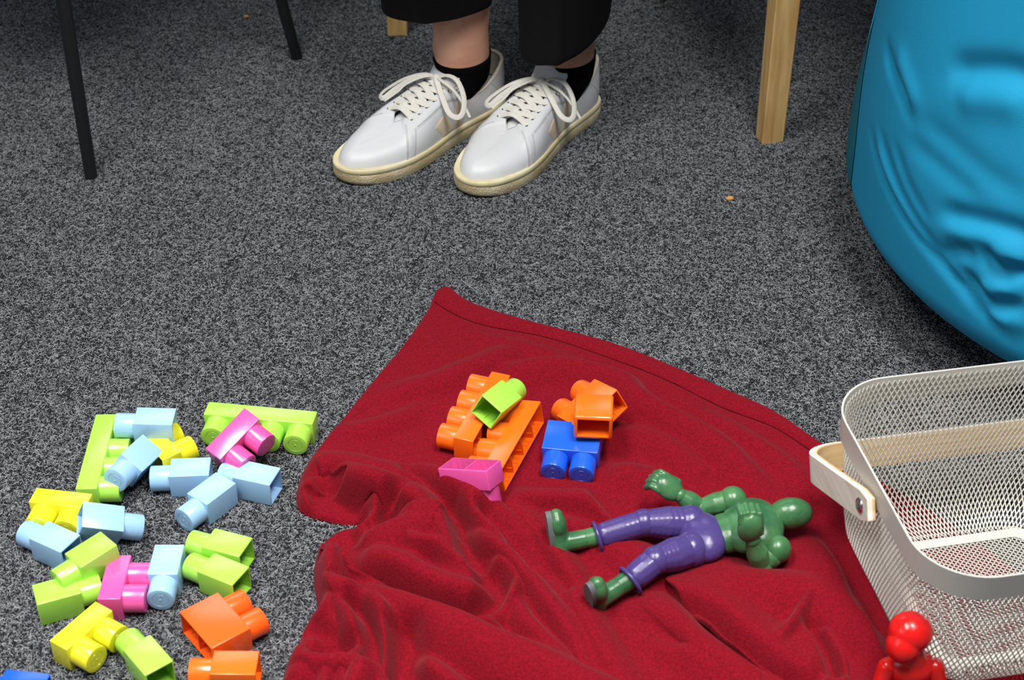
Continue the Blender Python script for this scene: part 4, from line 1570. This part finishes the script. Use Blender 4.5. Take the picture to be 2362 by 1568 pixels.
    for j in range(8):
        t = 0.62 + 0.375 * j / 7
        for sd, s in ss_:
            vv.append(SP(s, t, sd, 1.5))
    for j in range(7):
        for i in range(15):
            a = j * 16 + i
            ff.append((a, a + 1, a + 17, a + 16))
    mesh_obj('heel_tab', vv, ff, M_suede, up, True)['label'] = 'beige suede heel tab'
    # eyelets and laces
    es_ = np.linspace(6.35, 9.75, 7)
    bm = bmesh.new()
    for s in es_:
        for side in (1, -1):
            p, q = SP(s, 0.84, side, 1.4), SP(s, 0.84, side, 2.6)
            n_ = Vector(q - p).normalized()
            M = Matrix.Translation(Vector(p) + n_ * 0.0003) @ n_.to_track_quat('Z', 'Y').to_matrix().to_4x4()
            bmesh.ops.create_cone(bm, cap_ends=True, segments=12, radius1=0.0021, radius2=0.0021, depth=0.0006, matrix=M)
    bm_obj('eyelets', bm, M_hole, up, True, 30)['kind'] = 'stuff'
    bm = bmesh.new()

    def ribbon(path, wd, th, n_=18, up_=None):
        P = catmull(path, n_)
        sweep(bm, P, lambda i, n: [(wd * 0.5, -th * 0.25), (wd * 0.5, th * 0.25), (wd * 0.25, th * 0.5), (-wd * 0.25, th * 0.5), (-wd * 0.5, th * 0.25), (-wd * 0.5, -th * 0.25), (-wd * 0.25, -th * 0.5), (wd * 0.25, -th * 0.5)], up=up_)
    for i in range(6, -1, -1):
        for side in ((1, -1) if i % 2 else (-1, 1)):
            a = SP(es_[i], 0.84, side, 1.2)
            a2 = SP(es_[i], 0.93, side, 3.0)
            j = max(i - 1, 0)
            if i == 6:
                bq, b2 = SP(es_[i], 0.84, -side, 1.2), SP(es_[i], 0.93, -side, 3.0)
            else:
                bq, b2 = SP(es_[i + 1], 1.0, -side, -1.5), SP(es_[i + 1], 0.98, -side, 0.2)
            mid = (np.array(a2) + np.array(b2)) / 2
            lift = 0.0030 if side == 1 else 0.0052
            mid[2] = max(mid[2], 0) + lift + 0.0015
            if i == 6 and side == 1:
                continue
            nrm_ = Vector((0.35, 0, 1))
            ribbon([a, a2, mid, b2, bq], 0.0092, 0.0018, 16, nrm_)
    lc = bm_obj('laces', bm, M_lace, up, True, 60)
    bm = bmesh.new()
    KN = np.array([127, 0, 95]) * np.array([k, k, 1]) / 1000

    def Lp(pts, wd=0.0074, th=0.0019, n_=46):
        ribbon([KN + np.array(p) / 1000 for p in pts], wd, th, n_, None)
    # from top eyelets to the knot
    for side in (1, -1):
        a = SP(es_[0], 0.84, side, 1.5)
        ribbon([a, a + np.array([-0.002, -0.004 * side, 0.006]), KN + np.array([0.004, 0.006 * side, -0.001]), KN], 0.0065, 0.0017, 12, Vector((0.3, 0, 1)))
    # two loops and two ends
    Lp([(0, -2, 0), (10, -14, 5), (28, -34, -2), (50, -50, -16), (60, -54, -24), (60, -47, -26), (44, -38, -14), (22, -18, 3), (4, -3, 3)])
    Lp([(0, 2, 0), (-6, 16, 7), (-8, 34, 4), (-2, 52, -12), (10, 62, -28), (22, 62, -32), (28, 52, -26), (22, 34, -12), (10, 12, 1), (2, 2, 2)])
    Lp([(0, 2, 1), (6, 14, 4), (4, 36, -4), (2, 54, -20), (4, 70, -36)], 0.0046, 0.0018)
    Lp([(0, -2, 1), (16, -10, 4), (34, -26, -6), (48, -32, -16), (66, -40, -26)], 0.0046, 0.0018)
    g = bmesh.ops.create_icosphere(bm, subdivisions=2, radius=0.0058)
    bmesh.ops.scale(bm, vec=(1.0, 1.25, 0.8), verts=g['verts'])
    bmesh.ops.translate(bm, vec=KN + np.array([0, 0, 0.001]), verts=g['verts'])
    bm_obj('lace_bow', bm, M_lace, up, True, 60)['label'] = 'bow tied in the white lace'


for i, s in enumerate(SHOES):
    sneaker(s, i)

# ------------------------------------------------------------------ toy figures


def A(px, py, z):
    return at(px, py, z / 1000.0)


def toy_green():
    """a plain jointed doll: turned limb pieces with ball joints, mitten hands and shoe-shaped feet"""
    T0 = A(1640, 1235, 30)
    base_ = Vector((T0.x, T0.y, 0.012))
    t = empty('toy_figure', base_, 0)
    tag(t, 'plain green jointed toy mannequin with purple trouser legs lying on the blanket', 'toy')

    def q(px, py, z):
        return A(px, py, z) - base_

    def frame(a, b):
        x = (b - a).normalized()
        y = Vector((0, 0, 1)).cross(x).normalized()
        return Matrix((x, y, x.cross(y))).transposed()
    rot = frame(q(1625, 1240, 36), q(1745, 1218, 42))

    def part(name, prims, mat, parent=t, vox=0.0013, label=None):
        o = blob(name, prims, vox, mat, parent, 3)
        if label:
            o['label'] = label
        return o

    def limb_piece(name, a, b, ra, rm, rb, mat, parent=t):
        m = a.lerp(b, 0.45)
        return part(name, [('c', a, ra, m, rm), ('c', m, rm, b, rb)], mat, parent)

    def joint(p, r, mat=M_toy_green):
        return part('ball_joint', [('e', p, (r, r, r))], mat, t, 0.0011)
    # trunk: chest, belly and hip blocks
    part('chest', [('e', q(1742, 1212, 40), (0.0290, 0.0370, 0.0200), rot), ('e', q(1716, 1219, 38), (0.0260, 0.0320, 0.0180), rot)], M_toy_green)
    part('belly', [('e', q(1676, 1229, 34), (0.0230, 0.0250, 0.0165), rot)], M_toy_green)
    part('hips', [('e', q(1622, 1239, 33), (0.0250, 0.0330, 0.0190), rot)], M_toy_purple)
    # neck and a smooth oval head without features
    joint(q(1786, 1192, 40), 0.0100)
    hr = frame(q(1785, 1188, 42), q(1835, 1184, 44))
    part('head', [('e', q(1823, 1184, 44), (0.0235, 0.0165, 0.0170), hr)], M_toy_green, t, 0.0012, 'smooth oval green head without features')

    def mitten(p, d, n, s=1.0):
        f = d.normalized()
        n_ = (n - f * n.dot(f)).normalized()
        sd = f.cross(n_)
        ps = [('e', p, (0.0125 * s, 0.0098 * s, 0.0062 * s), Matrix((f, sd, n_)).transposed())]
        for i in range(4):
            k0 = p + sd * (i - 1.5) * 0.0047 * s + f * 0.006 * s
            l = (0.0135, 0.0155, 0.0148, 0.0120)[i] * s
            k1 = k0 + f * l * 0.45 - n_ * 0.002
            ps += [('c', k0, 0.0027 * s, k1, 0.0025 * s), ('c', k1, 0.0025 * s, k1 + f * l * 0.05 - n_ * 0.009 * s, 0.0025 * s)]
        k0 = p + sd * 0.008 * s - f * 0.004 * s
        ps += [('c', k0, 0.0032 * s, k0 + sd * 0.001 * s + f * 0.009 * s - n_ * 0.007 * s, 0.0028 * s)]
        return part('hand', ps, M_toy_green, t, 0.0009)
    for sh, el, wr, hd, hdir, hn in ((q(1690, 1153, 40), q(1612, 1172, 30), q(1568, 1142, 46), q(1543, 1124, 54), None, Vector((0.1, -0.5, 0.8))),
                                     (q(1792, 1266, 36), q(1757, 1304, 24), q(1736, 1245, 60), q(1730, 1218, 76), Vector((0, 0.1, 1)), Vector((0.1, -1.0, 0.2)))):
        joint(sh, 0.0150)
        limb_piece('upper_arm', sh.lerp(el, 0.12), sh.lerp(el, 0.88), 0.0125, 0.0132, 0.0098, M_toy_green)
        joint(el, 0.0118)
        limb_piece('forearm', el.lerp(wr, 0.12), el.lerp(wr, 0.92), 0.0108, 0.0118, 0.0078, M_toy_green)
        joint(wr, 0.0080)
        mitten(hd, hdir or (hd - wr), hn, 1.35)
    # legs: straight purple trouser tubes with cuffs, green ankles and shoe shaped feet
    for hp, kn, cf, an, he, toe in ((q(1592, 1206, 33), q(1485, 1206, 36), q(1398, 1233, 28), q(1346, 1243, 26), q(1293, 1262, 20), q(1283, 1188, 52)),
                                    (q(1594, 1268, 33), q(1512, 1292, 40), q(1470, 1326, 32), q(1424, 1354, 26), q(1379, 1388, 18), q(1378, 1345, 52))):
        joint(hp, 0.0190, M_toy_purple)
        limb_piece('thigh', hp.lerp(kn, 0.1), hp.lerp(kn, 0.92), 0.0178, 0.0184, 0.0148, M_toy_purple)
        joint(kn, 0.0152, M_toy_purple)
        sh_ = limb_piece('shin', kn.lerp(cf, 0.12), cf, 0.0145, 0.0148, 0.0142, M_toy_purple)
        bm = bmesh.new()
        dd = (cf - kn).normalized()
        rr = 0.0150
        u_ = Vector((0, 0, 1))
        u_ = (u_ - dd * u_.dot(dd)).normalized()
        v_ = dd.cross(u_)
        ring = [cf + dd * 0.009 + u_ * rr * math.cos(x) + v_ * rr * math.sin(x) for x in np.linspace(0, 2 * math.pi, 32, endpoint=False)]
        tube(bm, ring, 0.0022, 8, closed=True)
        bm_obj('cuff', bm, M_toy_purple, sh_, True, None)
        limb_piece('ankle', cf, an, 0.0118, 0.0112, 0.0100, M_toy_green)
        ld = (an - cf).normalized()
        fd = (toe - he).normalized()
        sd = ld.cross(fd).normalized()
        ball = he.lerp(toe, 0.7)
        ft = part('foot', [('c', an, 0.0105, he.lerp(toe, 0.12), 0.0108), ('c', he, 0.0110, ball, 0.0098), ('e', ball, (0.0150, 0.0125, 0.0095), Matrix((fd, sd, fd.cross(sd))).transposed()), ('c', ball, 0.0095, toe, 0.0072)], M_toy_green)
        bm = bmesh.new()
        K = 28
        top, bot = [], []
        for i in range(K):
            a_ = 2 * math.pi * i / K
            u = math.cos(a_)
            w_ = 0.0086 + 0.0026 * u
            c = he.lerp(toe, 0.48) + fd * (0.0240 * u) + sd * (w_ * math.sin(a_)) + ld * 0.0092
            top.append(bm.verts.new(c + ld * 0.0018))
            bot.append(bm.verts.new(c - ld * 0.004))
        bm.faces.new(top)
        bm.faces.new(list(reversed(bot)))
        for i in range(K):
            bm.faces.new((top[i], top[(i + 1) % K], bot[(i + 1) % K], bot[i]))
        bm_obj('sole_plate', bm, M_toy_grey, ft, True, 30)['label'] = 'grey sole'


toy_green()


def toy_red():
    base_ = Vector((0.375, 1.060, 0.006))
    t = empty('toy_figure', base_, 0)
    tag(t, 'small plain red plastic toy figure in front of the basket, cut by the frame', 'toy')

    def q(px, py, z):
        return A(px, py, z) - base_
    hc = q(2096, 1462, 92)
    blob('head', [('e', hc + Vector((0.002, 0.002, 0.001)), (0.0205, 0.0195, 0.0190)), ('e', hc + Vector((-0.005, -0.006, -0.009)), (0.0160, 0.0160, 0.0175))], 0.0012, M_toy_red, t)['label'] = 'smooth red head without features'
    tr = hc + Vector((0.008, 0.002, -0.045))
    blob('torso', [('c', hc + Vector((0.004, 0.002, -0.016)), 0.0120, hc + Vector((0.008, 0.0, -0.032)), 0.0135),
                   ('e', tr, (0.0235, 0.0185, 0.0200)), ('e', tr + Vector((0.0, 0.0, -0.016)), (0.0180, 0.0150, 0.0190))], 0.0014, M_toy_red, t)
    for sg in (-1, 1):
        s0 = tr + Vector((sg * 0.0215, -0.003, 0.002))
        e0 = s0 + Vector((sg * 0.006, -0.006, -0.020))
        ar = blob('arm', [('c', s0, 0.0100, e0, 0.0085)], 0.0013, M_toy_red, t)
        blob('sleeve_cuff', [('c', e0 + Vector((0, -0.001, -0.002)), 0.0088, e0 + Vector((sg * 0.002, -0.008, -0.012)), 0.0080)], 0.0013, M_toy_blue, ar)
    for sg in (-1, 1):
        h0 = tr + Vector((sg * 0.009, 0, -0.028))
        f0 = Vector((h0.x + sg * 0.004, h0.y - 0.004, 0.0))
        if h0.z - f0.z > 0.004:
            blob('leg', [('c', h0, 0.0090, f0 + Vector((0, 0, 0.008)), 0.0080)], 0.0013, M_toy_blue, t)


toy_red()

# ------------------------------------------------------------------ crumbs on the carpet
for (px, py, r, lb) in ((1684, 457, 0.0052, 'tan crumb on the carpet between the sneakers and the beanbag'), (568, 38, 0.0040, 'pale crumb on the dark carpet beside the black chair leg')):
    bm = bmesh.new()
    g = bmesh.ops.create_icosphere(bm, subdivisions=2, radius=r)
    for v in bm.verts:
        v.co *= 1 + 0.18 * math.sin(v.co.x * 900 + v.co.y * 700)
    bmesh.ops.scale(bm, vec=(1.15, 0.8, 0.55), verts=bm.verts)
    o = bm_obj('crumb', bm, M_crumb, None, True, None)
    p = at(px, py, 0.003)
    o.location = (p.x, p.y, 0.0030)
    tag(o, lb, 'crumb')
